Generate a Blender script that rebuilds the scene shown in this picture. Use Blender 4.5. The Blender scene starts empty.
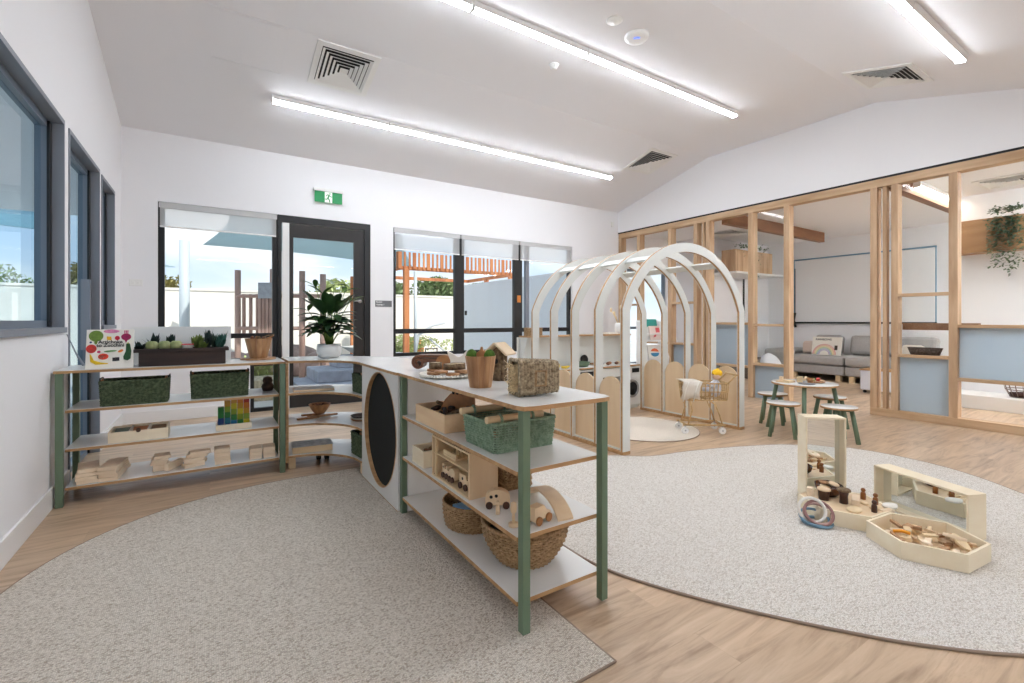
import bpy, math, random
from mathutils import Vector, Matrix
R = random.Random(7)
C = bpy.context.scene.collection
PI = math.pi

# ------------------------------------------------------------------ helpers
class MB:
    """collects faces; build() links them as one mesh object"""
    def __init__(s, M=None): s.v = []; s.f = []; s.sm = []; s.M = M
    def add(s, vs, fs, smooth=False, M=None):
        o = len(s.v)
        for p in vs:
            p = Vector(p)
            if M is not None: p = M @ p
            if s.M is not None: p = s.M @ p
            s.v.append(p)
        for q in fs: s.f.append([i + o for i in q]); s.sm.append(smooth)
        return s
    def box(s, x0, x1, y0, y1, z0, z1, M=None):
        v = [(x, y, z) for z in (z0, z1) for x, y in ((x0, y0), (x1, y0), (x1, y1), (x0, y1))]
        return s.add(v, [(3,2,1,0),(4,5,6,7),(0,1,5,4),(1,2,6,5),(2,3,7,6),(3,0,4,7)], M=M)
    def cbox(s, c, d, rz=0, M=None, rx=0, ry=0):
        m = Matrix.Translation(c) @ Matrix.Rotation(rz,4,'Z') @ Matrix.Rotation(ry,4,'Y') @ Matrix.Rotation(rx,4,'X')
        if M is not None: m = M @ m
        return s.box(-d[0]/2, d[0]/2, -d[1]/2, d[1]/2, -d[2]/2, d[2]/2, M=m)
    def prism(s, pts, z0, z1, M=None, smooth=False):
        n = len(pts)
        a = sum(pts[i][0]*pts[(i+1)%n][1]-pts[(i+1)%n][0]*pts[i][1] for i in range(n))
        if a < 0: pts = pts[::-1]
        v = [(p[0],p[1],z0) for p in pts] + [(p[0],p[1],z1) for p in pts]
        s.add(v, [list(range(n))[::-1], list(range(n,2*n))], M=M)
        o = len(s.v) - 2*n
        for i in range(n):
            s.f.append([o+i, o+(i+1)%n, o+n+(i+1)%n, o+n+i]); s.sm.append(smooth)
        return s
    def ring(s, outer, inner, z0, z1, M=None):
        """flat plate between two loops of equal length"""
        n = len(outer)
        v = [(p[0],p[1],z0) for p in outer]+[(p[0],p[1],z0) for p in inner]+[(p[0],p[1],z1) for p in outer]+[(p[0],p[1],z1) for p in inner]
        f = []
        for i in range(n):
            j = (i+1) % n
            f += [(i,n+i,n+j,j),(2*n+i,2*n+j,3*n+j,3*n+i),(i,j,2*n+j,2*n+i),(n+j,n+i,3*n+i,3*n+j)]
        return s.add(v, f, M=M)
    def tube(s, pts, r, n=8, closed=False, M=None, flat=1.0):
        pts = [Vector(p) for p in pts]; m = len(pts)
        rr = r if isinstance(r, (list, tuple)) else [r]*m
        vs = []; prev = None
        for i, p in enumerate(pts):
            if closed: t = pts[(i+1)%m]-pts[i-1]
            else: t = pts[min(i+1,m-1)]-pts[max(i-1,0)]
            if t.length < 1e-9: t = Vector((0,0,1))
            t.normalize()
            if prev is None:
                up = Vector((0,0,1)) if abs(t.z) < .9 else Vector((1,0,0))
                a = up.cross(t).normalized()
            else:
                a = prev - t*prev.dot(t)
                a = a.normalized() if a.length > 1e-6 else Vector((1,0,0))
            prev = a; b = t.cross(a)
            for k in range(n):
                w = 2*PI*k/n
                vs.append(p + a*math.cos(w)*rr[i] + b*math.sin(w)*rr[i]*flat)
        fs = []
        for i in range(m if closed else m-1):
            j = (i+1) % m
            for k in range(n): fs.append((i*n+k, i*n+(k+1)%n, j*n+(k+1)%n, j*n+k))
        s.add(vs, fs, smooth=n > 4, M=M)
        if not closed:
            o = len(s.v)-len(vs)
            s.f.append([o+k for k in range(n)][::-1]); s.sm.append(False)
            s.f.append([o+(m-1)*n+k for k in range(n)]); s.sm.append(False)
        return s
    def lathe(s, prof, n=28, M=None, c=(0,0,0), closed=False):
        """profile (r, z); r=0 closes an end"""
        vs = []; m = len(prof)
        for r, z in prof:
            r = max(r, 1e-4)
            for k in range(n): vs.append((c[0]+r*math.cos(2*PI*k/n), c[1]+r*math.sin(2*PI*k/n), c[2]+z))
        fs = []
        for i in range(m if closed else m-1):
            j = (i+1) % m
            for k in range(n): fs.append((i*n+k, i*n+(k+1)%n, j*n+(k+1)%n, j*n+k))
        return s.add(vs, fs, smooth=True, M=M)
    def ball(s, c, r, n=12, M=None):
        if not isinstance(r, (list, tuple)): r = (r, r, r)
        prof = [(math.sin(PI*i/n), -math.cos(PI*i/n)) for i in range(n+1)]
        m = Matrix.Translation(c) @ Matrix.Diagonal((r[0], r[1], r[2], 1))
        if M is not None: m = M @ m
        return s.lathe(prof, n=max(12, n+4), M=m)
    def build(s, name, mat, parent=None, local=False, bevel=0, loc=None, rz=0):
        """world-coordinate vertices by default: shifted to the parent's frame, or to the mesh's own base"""
        me = bpy.data.meshes.new(name)
        vs = s.v
        o = bpy.data.objects.new(name, me)
        if not local:
            if parent is not None:
                iv = wm(parent).inverted(); vs = [iv @ p for p in vs]
            elif loc is None:
                xs = [p.x for p in vs]; ys = [p.y for p in vs]
                b = Vector(((min(xs)+max(xs))/2, (min(ys)+max(ys))/2, min(p.z for p in vs)))
                vs = [p-b for p in vs]; o.location = b
        if loc is not None: o.location = loc; o.rotation_euler = (0,0,rz)
        me.from_pydata([tuple(p) for p in vs], [], s.f)
        me.polygons.foreach_set('use_smooth', s.sm)
        me.update()
        mats = mat if isinstance(mat, (list, tuple)) else [mat]
        for x in mats: me.materials.append(x)
        C.objects.link(o)
        if parent is not None: o.parent = parent
        if bevel:
            b = o.modifiers.new('bevel', 'BEVEL'); b.width = bevel; b.segments = 2; b.limit_method = 'ANGLE'; b.angle_limit = .7
        return o

def wm(o):
    m = Matrix.Translation(o.location) @ o.rotation_euler.to_matrix().to_4x4()
    return wm(o.parent) @ m if o.parent else m
def tag(o, label=None, cat=None, group=None, kind=None):
    if label: o['label'] = label
    if cat: o['category'] = cat
    if group: o['group'] = group
    if kind: o['kind'] = kind
    return o
def thing(name, label, cat, loc=(0,0,0), rz=0, group=None):
    o = bpy.data.objects.new(name, None); C.objects.link(o); o.empty_display_size = .05
    o.location = loc; o.rotation_euler = (0,0,rz)
    return tag(o, label, cat, group)
def struct(name, mb, mat, parent=None, **k):
    o = mb.build(name, mat, parent, **k)
    if parent is None: o['kind'] = 'structure'
    return o
def RZ(a): return Matrix.Rotation(a, 4, 'Z')
def T(*p): return Matrix.Translation(p)
def bez(pts, n=10):
    """Catmull-Rom through points"""
    P = [Vector(p) for p in pts]; out = []
    for i in range(len(P)-1):
        p0 = P[max(i-1,0)]; p1 = P[i]; p2 = P[i+1]; p3 = P[min(i+2,len(P)-1)]
        for k in range(n):
            t = k/n
            out.append(.5*((2*p1)+(-p0+p2)*t+(2*p0-5*p1+4*p2-p3)*t*t+(-p0+3*p1-3*p2+p3)*t**3))
    out.append(P[-1]); return out
def loop(pts, n=10):
    P = [Vector(p) for p in pts]; m = len(P); out = []
    for i in range(m):
        p0 = P[i-1]; p1 = P[i]; p2 = P[(i+1)%m]; p3 = P[(i+2)%m]
        for k in range(n):
            t = k/n
            out.append(.5*((2*p1)+(-p0+p2)*t+(2*p0-5*p1+4*p2-p3)*t*t+(-p0+3*p1-3*p2+p3)*t**3))
    return out

# ------------------------------------------------------------------ materials
def lin(c):
    f = lambda x: x/12.92 if x <= .04045 else ((x+.055)/1.055)**2.4
    return tuple(f(x/255) for x in c) + (1,)
MC = {}
def mat(name, rgb, rough=.5, metal=0, var=0, vscale=8, bump=0, bscale=60, spec=.5, rgb2=None, stretch=(1,1,1), detail=4, trans=0, emit=None, estr=0):
    if name in MC: return MC[name]
    m = bpy.data.materials.new(name); m.use_nodes = True; nt = m.node_tree; N = nt.nodes; L = nt.links
    b = N['Principled BSDF']; b.inputs['Base Color'].default_value = lin(rgb); b.inputs['Roughness'].default_value = rough
    b.inputs['Metallic'].default_value = metal; b.inputs['Specular IOR Level'].default_value = spec
    if trans: b.inputs['Transmission Weight'].default_value = trans
    if emit: b.inputs['Emission Color'].default_value = lin(emit); b.inputs['Emission Strength'].default_value = estr
    if var or bump or rgb2:
        tc = N.new('ShaderNodeTexCoord'); mp = N.new('ShaderNodeMapping'); mp.inputs['Scale'].default_value = stretch
        L.new(tc.outputs['Object'], mp.inputs[0])
    if rgb2 or var:
        nz = N.new('ShaderNodeTexNoise'); nz.inputs['Scale'].default_value = vscale; nz.inputs['Detail'].default_value = detail
        L.new(mp.outputs[0], nz.inputs['Vector'])
        cr = N.new('ShaderNodeValToRGB'); cr.color_ramp.elements[0].position = .32; cr.color_ramp.elements[1].position = .68
        c2 = rgb2 or tuple(max(0, x*(1-var)) for x in rgb)
        cr.color_ramp.elements[0].color = lin(c2); cr.color_ramp.elements[1].color = lin(rgb)
        L.new(nz.outputs['Fac'], cr.inputs[0]); L.new(cr.outputs[0], b.inputs['Base Color'])
    if bump:
        n2 = N.new('ShaderNodeTexNoise'); n2.inputs['Scale'].default_value = bscale; n2.inputs['Detail'].default_value = 3
        L.new(mp.outputs[0], n2.inputs['Vector'])
        bp = N.new('ShaderNodeBump'); bp.inputs['Strength'].default_value = bump; bp.inputs['Distance'].default_value = .003
        L.new(n2.outputs['Fac'], bp.inputs['Height']); L.new(bp.outputs[0], b.inputs['Normal'])
    MC[name] = m; return m
def wood(name, rgb, rgb2, axis='X', rough=.5, scale=14):
    st = {'X': (.12,1,1), 'Y': (1,.12,1), 'Z': (1,1,.12)}[axis]
    return mat(name, rgb, rough, rgb2=rgb2, vscale=scale, stretch=st, detail=6, bump=.12, bscale=scale*4)

wall_m = mat('painted_plaster', (240,240,242), .85, bump=.02, bscale=200)
ceil_m = mat('ceiling_paint', (238,238,241), .9)
skirt_m = mat('skirting_paint', (238,238,238), .5)
white_m = mat('white_plastic', (238,238,236), .4)
steel_m = mat('grey_powdercoat', (128,134,144), .45)
jamb_m = mat('slate_frame', (104,116,130), .45)
black_m = mat('black_aluminium', (14,14,17), .4)
brownblack_m = mat('bronze_door_frame', (32,28,27), .45)
lam_m = mat('grey_white_laminate', (234,234,231), .22, var=.02, vscale=3)
green_m = mat('sage_green_steel', (104,126,102), .45)
dkgreen_m = mat('sage_green_steel_rail', (98,120,98), .5)
ply_m = wood('birch_ply_edge', (196,158,112), (168,126,82), 'X', .6, 30)
plyface_m = wood('birch_ply_face', (232,208,174), (220,192,154), 'Z', .5, 9)
pine_m = wood('pale_pine', (232,210,172), (218,190,148), 'X', .55, 16)
pinez_m = wood('pale_pine_upright', (226,201,160), (208,176,130), 'Z', .55, 16)
beech_m = wood('beech_block', (248,230,204), (238,214,184), 'X', .55, 18)
maple_m = wood('maple_box', (244,232,206), (236,220,190), 'X', .5, 10)
oak_m = wood('oak_post', (208,178,144), (172,138,104), 'Z', .55, 12)
oakh_m = wood('oak_rail', (208,178,144), (176,142,106), 'Y', .55, 12)
oakb_m = wood('oak_board', (180,142,102), (152,112,74), 'Y', .55, 9)
beam_m = wood('brown_beam', (150,108,76), (120,80,52), 'X', .55, 9)
acacia_m = wood('acacia', (196,150,104), (146,102,66), 'Z', .5, 26)
stain_m = wood('dark_stained_wood', (66,48,42), (40,29,26), 'X', .7, 22)
burnt_m = wood('burnt_crate_wood', (242,214,176), (224,188,146), 'Y', .6, 14)
darkint_m = mat('dark_stain', (84,58,44), .8, var=.4, vscale=20)
bark_m = mat('bark', (138,116,88), .9, rgb2=(84,64,46), vscale=60, bump=.8, bscale=90)
redwood_m = wood('carved_brown_wood', (134,86,58), (96,56,38), 'X', .45, 20)
straw_m = mat('straw', (244,220,176), .8, var=.15, vscale=60)
seagrass_m = mat('seagrass', (196,178,148), .85, rgb2=(112,94,72), vscale=70, bump=.6, bscale=120)
willow_m = mat('willow', (190,158,118), .8, rgb2=(134,104,72), vscale=70, bump=.5, bscale=120)
rattan_m = mat('rattan_cane', (208,172,118), .5, var=.15, vscale=30)
gwick_m = mat('green_wicker', (104,118,88), .8, rgb2=(52,66,44), vscale=60, bump=.4, bscale=120)
gwick2_m = mat('sea_green_wicker', (158,180,156), .8, rgb2=(112,140,114), vscale=60, bump=.4, bscale=120)
oval_black_m = mat('black_felt', (20,22,22), .95, bump=.5, bscale=200)
fab_m = mat('grey_sofa_fabric', (182,180,178), .95, var=.12, vscale=80, bump=.3, bscale=300)
fabl_m = mat('cream_linen', (226,218,206), .95, bump=.3, bscale=300)
fabp_m = mat('dusty_pink_linen', (206,188,176), .95, bump=.3, bscale=300)
leaf_m = mat('glossy_leaf', (46,78,36), .4, rgb2=(26,52,24), vscale=12)
leafl_m = mat('young_leaf', (120,142,62), .45, rgb2=(84,112,44), vscale=12)
trail_m = mat('trailing_foliage', (104,132,98), .6, var=.3, vscale=30)
ceramic_m = mat('white_ceramic', (236,236,234), .35, bump=.15, bscale=60)
metal_m = mat('brushed_metal', (180,180,182), .3, .9)
cream_m = mat('cream_board', (240,236,226), .6)
dark_m = mat('near_black', (12,12,12), .6)
amber_m = mat('amber_stained_wood', (160,98,44), .4, var=.2, vscale=20)
walnut_m = mat('dark_walnut', (74,42,28), .4, var=.2, vscale=20)
tanw_m = mat('tan_turned_wood', (176,120,70), .45, var=.15, vscale=20)
moss_m = mat('moss_green_fuzz', (92,128,44), .95, rgb2=(54,90,26), vscale=40, bump=.8, bscale=150)

def glass_mat(name, tint=(1,1,1), refl=.08, dens=0, dcol=(200,215,225)):
    m = bpy.data.materials.new(name); m.use_nodes = True; nt = m.node_tree; N = nt.nodes; L = nt.links; N.clear()
    out = N.new('ShaderNodeOutputMaterial'); tr = N.new('ShaderNodeBsdfTransparent'); tr.inputs[0].default_value = (*tint, 1)
    gl = N.new('ShaderNodeBsdfGlossy'); gl.inputs['Roughness'].default_value = .02
    fr = N.new('ShaderNodeFresnel'); fr.inputs[0].default_value = 1.35
    ge = N.new('ShaderNodeNewGeometry'); sb = N.new('ShaderNodeMath'); sb.operation = 'SUBTRACT'; sb.inputs[0].default_value = 1; L.new(ge.outputs['Backfacing'], sb.inputs[1])
    mu = N.new('ShaderNodeMath'); mu.operation = 'MULTIPLY'; L.new(fr.outputs[0], mu.inputs[0]); L.new(sb.outputs[0], mu.inputs[1])
    mx = N.new('ShaderNodeMixShader'); L.new(mu.outputs[0], mx.inputs[0]); L.new(tr.outputs[0], mx.inputs[1]); L.new(gl.outputs[0], mx.inputs[2])
    last = mx
    if dens:
        df = N.new('ShaderNodeBsdfTranslucent'); df.inputs[0].default_value = lin(dcol)
        d2 = N.new('ShaderNodeBsdfDiffuse'); d2.inputs[0].default_value = lin(dcol)
        m3 = N.new('ShaderNodeMixShader'); m3.inputs[0].default_value = .5; L.new(df.outputs[0], m3.inputs[1]); L.new(d2.outputs[0], m3.inputs[2])
        m2 = N.new('ShaderNodeMixShader'); m2.inputs[0].default_value = dens; L.new(mx.outputs[0], m2.inputs[1]); L.new(m3.outputs[0], m2.inputs[2]); last = m2
    L.new(last.outputs[0], out.inputs[0]); MC[name] = m; return m
glass_m = glass_mat('window_glass', (.97,.985,.985))
bglass_m = glass_mat('blue_window_glass', (.80,.90,.95))
frost_m = glass_mat('frosted_blue_glass', (.85,.93,.97), dens=.72, dcol=(192,205,216))
blind_m = glass_mat('white_blind_mesh', (1,1,1), dens=.45, dcol=(244,244,244))
gblind_m = glass_mat('screen_blind', (.9,.95,1), dens=.9, dcol=(214,220,226))

def mirror_mat():
    m = mat('mirror', (235,240,240), .02, 1); return m
mirror_m = mirror_mat()
def emit_mat(name, rgb, s):
    m = bpy.data.materials.new(name); m.use_nodes = True; N = m.node_tree.nodes; N.clear()
    e = N.new('ShaderNodeEmission'); e.inputs[0].default_value = lin(rgb); e.inputs[1].default_value = s
    o = N.new('ShaderNodeOutputMaterial'); m.node_tree.links.new(e.outputs[0], o.inputs[0]); return m
LED = 30
led_m = emit_mat('led_diffuser', (241,247,255), LED)
led_add_m = emit_mat('led_diffuser_next_room', (246,252,255), 190)  # strong glow for the strips added out of view next door
led3_m = emit_mat('led_diffuser_beam', (255,246,232), 11)

def floor_mat():
    m = bpy.data.materials.new('oak_vinyl_plank'); m.use_nodes = True; nt = m.node_tree; N = nt.nodes; L = nt.links
    b = N['Principled BSDF']; b.inputs['Roughness'].default_value = .34
    tc = N.new('ShaderNodeTexCoord')
    br = N.new('ShaderNodeTexBrick'); br.inputs['Scale'].default_value = 1; br.inputs['Brick Width'].default_value = 1.5; br.inputs['Row Height'].default_value = .18
    br.inputs['Mortar Size'].default_value = .0012; br.offset = .37; br.inputs['Color1'].default_value = (0,0,0,1); br.inputs['Color2'].default_value = (1,1,1,1); br.inputs['Mortar'].default_value = (.2,.2,.2,1)
    L.new(tc.outputs['Object'], br.inputs[0])
    mp = N.new('ShaderNodeMapping'); mp.inputs['Scale'].default_value = (.12,1,1); L.new(tc.outputs['Object'], mp.inputs[0])
    # shift the grain per plank
    ad = N.new('ShaderNodeVectorMath'); ad.operation = 'ADD'
    sc = N.new('ShaderNodeVectorMath'); sc.operation = 'SCALE'; sc.inputs['Scale'].default_value = 7
    L.new(br.outputs['Color'], sc.inputs[0]); L.new(mp.outputs[0], ad.inputs[0]); L.new(sc.outputs[0], ad.inputs[1])
    nz = N.new('ShaderNodeTexNoise'); nz.inputs['Scale'].default_value = 15; nz.inputs['Detail'].default_value = 9; nz.inputs['Roughness'].default_value = .62; nz.inputs['Distortion'].default_value = 1.0
    L.new(ad.outputs[0], nz.inputs['Vector'])
    cr = N.new('ShaderNodeValToRGB'); e = cr.color_ramp.elements
    e[0].position = .3; e[0].color = lin((158,131,105)); e[1].position = .72; e[1].color = lin((216,191,163))
    k = cr.color_ramp.elements.new(.5); k.color = lin((197,170,141))
    L.new(nz.outputs['Fac'], cr.inputs[0])
    hs = N.new('ShaderNodeHueSaturation')
    mr = N.new('ShaderNodeMapRange'); mr.inputs['To Min'].default_value = .92; mr.inputs['To Max'].default_value = 1.04
    L.new(br.outputs['Color'], mr.inputs[0]); L.new(mr.outputs[0], hs.inputs['Value']); L.new(cr.outputs[0], hs.inputs['Color'])
    L.new(hs.outputs[0], b.inputs['Base Color'])
    bp = N.new('ShaderNodeBump'); bp.inputs['Strength'].default_value = .08; bp.inputs['Distance'].default_value = .002; L.new(nz.outputs['Fac'], bp.inputs['Height']); L.new(bp.outputs[0], b.inputs['Normal'])
    return m
def carpet_mat(name, a, b_, c):
    m = bpy.data.materials.new(name); m.use_nodes = True; nt = m.node_tree; N = nt.nodes; L = nt.links
    b = N['Principled BSDF']; b.inputs['Roughness'].default_value = 1; b.inputs['Specular IOR Level'].default_value = .1
    tc = N.new('ShaderNodeTexCoord')
    vo = N.new('ShaderNodeTexVoronoi'); vo.inputs['Scale'].default_value = 150; vo.inputs['Randomness'].default_value = .75
    mp = N.new('ShaderNodeMapping'); mp.inputs['Scale'].default_value = (1,1.5,1); L.new(tc.outputs['Object'], mp.inputs[0]); L.new(mp.outputs[0], vo.inputs['Vector'])
    cr = N.new('ShaderNodeValToRGB'); e = cr.color_ramp.elements; e[0].position = .05; e[0].color = lin(a); e[1].position = .95; e[1].color = lin(c)
    k = e.new(.4); k.color = lin(b_)
    sp = N.new('ShaderNodeSeparateColor'); L.new(vo.outputs['Color'], sp.inputs[0])
    L.new(sp.outputs[0], cr.inputs[0])
    mul = N.new('ShaderNodeMixRGB'); mul.blend_type = 'MULTIPLY'; mul.inputs[0].default_value = .4
    r2 = N.new('ShaderNodeValToRGB'); r2.color_ramp.elements[0].position = .0; r2.color_ramp.elements[0].color = (1,1,1,1); r2.color_ramp.elements[1].position = .75; r2.color_ramp.elements[1].color = (.25,.24,.22,1)
    L.new(vo.outputs['Distance'], r2.inputs[0]); L.new(cr.outputs[0], mul.inputs[1]); L.new(r2.outputs[0], mul.inputs[2])
    L.new(mul.outputs[0], b.inputs['Base Color'])
    bp = N.new('ShaderNodeBump'); bp.invert = True; bp.inputs['Strength'].default_value = .7; bp.inputs['Distance'].default_value = .006
    L.new(vo.outputs['Distance'], bp.inputs['Height']); L.new(bp.outputs[0], b.inputs['Normal'])
    return m
carpetA = carpet_mat('loop_carpet_taupe', (196,184,168), (234,225,212), (248,241,230))
carpetB = carpet_mat('loop_carpet_light', (214,204,191), (243,236,227), (252,248,241))
carpetC = mat('cream_pile', (226,216,202), 1, var=.06, vscale=90, bump=.4, bscale=200)

# ------------------------------------------------------------------ dimensions
XL, XR, YB, YF = -.82, 6.80, 6.65, -3.0
def ceil_z(y):
    if y > 4.65: return 3.29+(6.65-y)*.255
    if y > 2.38: return 3.80
    return max(2.85, 3.80-(2.38-y)*.275)
PROF = [(YF,2.85),(-1.074,2.85),(2.38,3.80),(4.65,3.80),(6.65,3.29)]

# ------------------------------------------------------------------ room shell
fl = MB().box(XL-.2, 11.2, YF-.1, 6.9, -.1, 0)
struct('floor', fl, floor_mat(), loc=(0,0,0))
c = MB()
for (y0,z0),(y1,z1) in zip(PROF[:-1], PROF[1:]):
    c.add([(XL-.15,y0,z0),(XR+.15,y0,z0),(XR+.15,y1,z1),(XL-.15,y1,z1),(XL-.15,y0,z0+.12),(XR+.15,y0,z0+.12),(XR+.15,y1,z1+.12),(XL-.15,y1,z1+.12)],
          [(0,1,2,3),(7,6,5,4),(0,4,5,1),(3,2,6,7),(0,3,7,4),(1,5,6,2)])
struct('ceiling', c, ceil_m, loc=(0,0,0))

def wall_grid(a0, a1, z0, z1, holes, put):
    """cells of a wall left after cutting rectangular holes (a0,a1,z0,z1)"""
    us = sorted({a0,a1}|{h[0] for h in holes}|{h[1] for h in holes}); zs = sorted({z0,z1}|{h[2] for h in holes}|{h[3] for h in holes})
    us = [u for u in us if a0 <= u <= a1]; zs = [z for z in zs if z0 <= z <= z1]
    for u0,u1 in zip(us[:-1],us[1:]):
        run = None
        for q0,q1 in zip(zs[:-1],zs[1:]):
            cu, cz = (u0+u1)/2, (q0+q1)/2
            hit = any(h[0] < cu < h[1] and h[2] < cz < h[3] for h in holes)
            if not hit:
                if run and abs(run[1]-q0) < 1e-6: run[1] = q1
                else:
                    if run: put(u0,u1,*run)
                    run = [q0,q1]
        if run: put(u0,u1,*run)

TH = .14
# back wall: window 1, low side glazing, door, window 2
HB = [(-.50,.73,.62,2.51),(.42,.73,0,.62),(.73,1.91,0,2.51),(2.24,5.62,.62,2.51)]
m = MB(); wall_grid(XL-.15, XR+.15, 0, 3.29, HB, lambda a,b,z0,z1: m.box(a,b,YB,YB+TH,z0,z1))
struct('wall_back', m, wall_m, loc=(0,0,0))
HL = [(1.25,4.235,1.07,2.48),(4.36,5.42,0,2.475),(5.52,6.19,1.07,2.46)]
m = MB(); wall_grid(YF, YB, 0, 2.6, HL, lambda a,b,z0,z1: m.box(XL-TH,XL,a,b,z0,z1))
PXM = Matrix(((0,0,1,0),(1,0,0,0),(0,1,0,0),(0,0,0,1)))   # prism (y,z) extruded along x
m.prism([(YF,2.6)]+PROF+[(YB,2.6)], XL-TH, XL, M=PXM)
struct('wall_left', m, wall_m, loc=(0,0,0))
m = MB(); m.prism([(YF,2.885)]+[(y,z) for y,z in PROF if z > 2.886]+[(YB,2.885)], XR, XR+.15, M=PXM)
m.box(XR, XR+.15, YF, .35, 0, 2.885)
struct('wall_right', m, wall_m, loc=(0,0,0))
m = MB().box(XL-TH, 11.2, YF-.12, YF, 0, 3.0); struct('wall_front', m, wall_m, loc=(0,0,0))
# skirtings
m = MB().box(XL, XL+.014, YF, 4.33, 0, .13).box(XL, XL+.014, 5.45, YB, 0, .13); struct('baseboard_left', m, skirt_m, loc=(0,0,0), bevel=.003)
m = MB().box(XL+.015, .40, YB-.014, YB, 0, .13).box(1.93, XR, YB-.014, YB, 0, .13); struct('baseboard_back', m, skirt_m, loc=(0,0,0), bevel=.003)

def frame_y(name, x0,x1,z0,z1,y,w,d,mt,bars=(),hb=(),parent=None,kind=True):
    m = MB(); m.box(x0,x1,y,y+d,z1-w,z1).box(x0,x1,y,y+d,z0,z0+w).box(x0,x0+w,y,y+d,z0+w,z1-w).box(x1-w,x1,y,y+d,z0+w,z1-w)
    for bx,bw in bars: m.box(bx-bw/2,bx+bw/2,y,y+d,z0+w,z1-w)
    for bz,bw in hb: m.box(x0+w,x1-w,y+.005,y+d-.005,bz-bw/2,bz+bw/2)
    return m
# window_1 (left of the door)
t = bpy.data.objects.new('window_1', None); C.objects.link(t); t.location = (.1,YB,.62); t['kind'] = 'structure'
frame_y('',-.50,.73,.62,2.51,YB+.04,.06,.07,None).box(-.44,.67,YB+.045,YB+.105,.93,.99).build('window_frame', black_m, t)
MB().box(-.44,.67,YB+.07,YB+.076,.68,2.45).build('glass_pane', glass_m, t)
t = bpy.data.objects.new('window_2', None); C.objects.link(t); t.location = (.57,YB,0); t['kind'] = 'structure'
frame_y('',.42,.73,0,.62,YB+.04,.045,.07,None).build('window_frame', black_m, t)
MB().box(.465,.685,YB+.07,YB+.076,.045,.575).build('glass_pane', glass_m, t)
# window_3 (right of the door)
t = bpy.data.objects.new('window_3', None); C.objects.link(t); t.location = (3.9,YB,.62); t['kind'] = 'structure'
frame_y('',2.24,5.62,.62,2.51,YB+.04,.05,.07,None,bars=[(3.33,.16),(4.45,.16)],hb=[(.99,.07)]).build('window_frame', black_m, t)
MB().box(4.60,4.67,YB+.03,YB+.09,.67,2.46).build('sash_stile', steel_m, t)
MB().box(2.29,5.57,YB+.075,YB+.081,.67,2.46).build('glass_pane', glass_m, t)
MB().cbox((3.43,YB+.02,1.27),(.03,.03,.07)).cbox((4.75,YB+.02,1.27),(.03,.03,.07)).build('latch', black_m, t, bevel=.004)
MB().cbox((4.46,YB+.035,1.52),(.07,.004,.12)).build('sticker', mat('orange_sticker',(224,140,60),.6), t)
# back door
t = bpy.data.objects.new('door_1', None); C.objects.link(t); t.location = (1.32,YB,0); t['kind'] = 'structure'
MB().box(.73,1.91,YB+.01,YB+.12,2.42,2.51).box(.73,.775,YB+.01,YB+.12,0,2.42).box(1.83,1.91,YB+.01,YB+.12,0,2.42).build('door_frame', black_m, t)
MB().box(.785,.865,YB+.02,YB+.06,0.01,2.415).build('finger_guard', white_m, t)
MB().box(.87,.915,YB+.03,YB+.08,.01,2.41).box(1.69,1.825,YB+.03,YB+.08,.01,2.41).box(.915,1.69,YB+.03,YB+.08,2.24,2.41).box(.915,1.69,YB+.03,YB+.08,.01,.17).build('door_leaf', brownblack_m, t)
MB().box(.915,1.69,YB+.05,YB+.056,.17,2.24).build('glass_pane', glass_m, t)
h = MB(); h.lathe([(0,0),(.026,0),(.026,.012),(0,.012)], M=T(1.77,YB+.03,1.42)@Matrix.Rotation(PI/2,4,'X')); h.tube([(1.77,YB+.02,1.42),(1.77,YB-.03,1.42),(1.68,YB-.03,1.42)], .009)
h.build('door_handle', metal_m, t)
# left wall windows and sliding door
def lwin(nm, y0,y1,z0,z1,gl,w=.045):
    t = bpy.data.objects.new(nm, None); C.objects.link(t); t.location = (XL-.05,(y0+y1)/2,z0); t['kind'] = 'structure'
    x0, x1 = XL-.125, XL+.008
    m = MB().box(x0,x1,y0,y1,z1-.03,z1).box(x0,x1,y0,y0+.02,z0,z1-.03).box(x0,x1,y1-.02,y1,z0,z1-.03)
    if z0 > .1: m.box(x0,x1+.012,y0,y1,z0-.0,z0+.035)
    m.build('window_reveal', steel_m, t)
    a0,a1,b0,b1 = y0+.02,y1-.02,z0+(.035 if z0 > .1 else 0),z1-.03
    m = MB().box(x0+.0,x0+.06,a0,a1,b1-w,b1).box(x0,x0+.06,a0,a1,b0,b0+w).box(x0,x0+.06,a0,a0+w,b0+w,b1-w).box(x0,x0+.06,a1-w,a1,b0+w,b1-w)
    m.build('window_frame', jamb_m, t)
    MB().box(x0+.025,x0+.031,a0+w,a1-w,b0+w,b1-w).build('glass_pane', gl, t)
    return t
lwin('window_4',1.25,4.235,1.07,2.48,bglass_m)
lwin('door_2',4.36,5.42,.0,2.475,bglass_m)
lwin('window_5',5.52,6.19,1.07,2.46,bglass_m)
for nm_,yy_,za_,zb_ in (('window_4',4.165,1.11,2.44),('door_2',5.352,.01,2.44),('window_5',6.122,1.11,2.42)):
    MB().box(XL-.066,XL-.052,yy_,yy_+.05,za_,zb_).build('window_gasket',black_m,[o for o in C.objects if o.name == nm_][0])
t2 = [o for o in C.objects if o.name == 'door_2'][0]
MB().box(XL-.10,XL-.04,5.30,5.345,.9,1.5).build('pull_handle', steel_m, t2)

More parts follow.
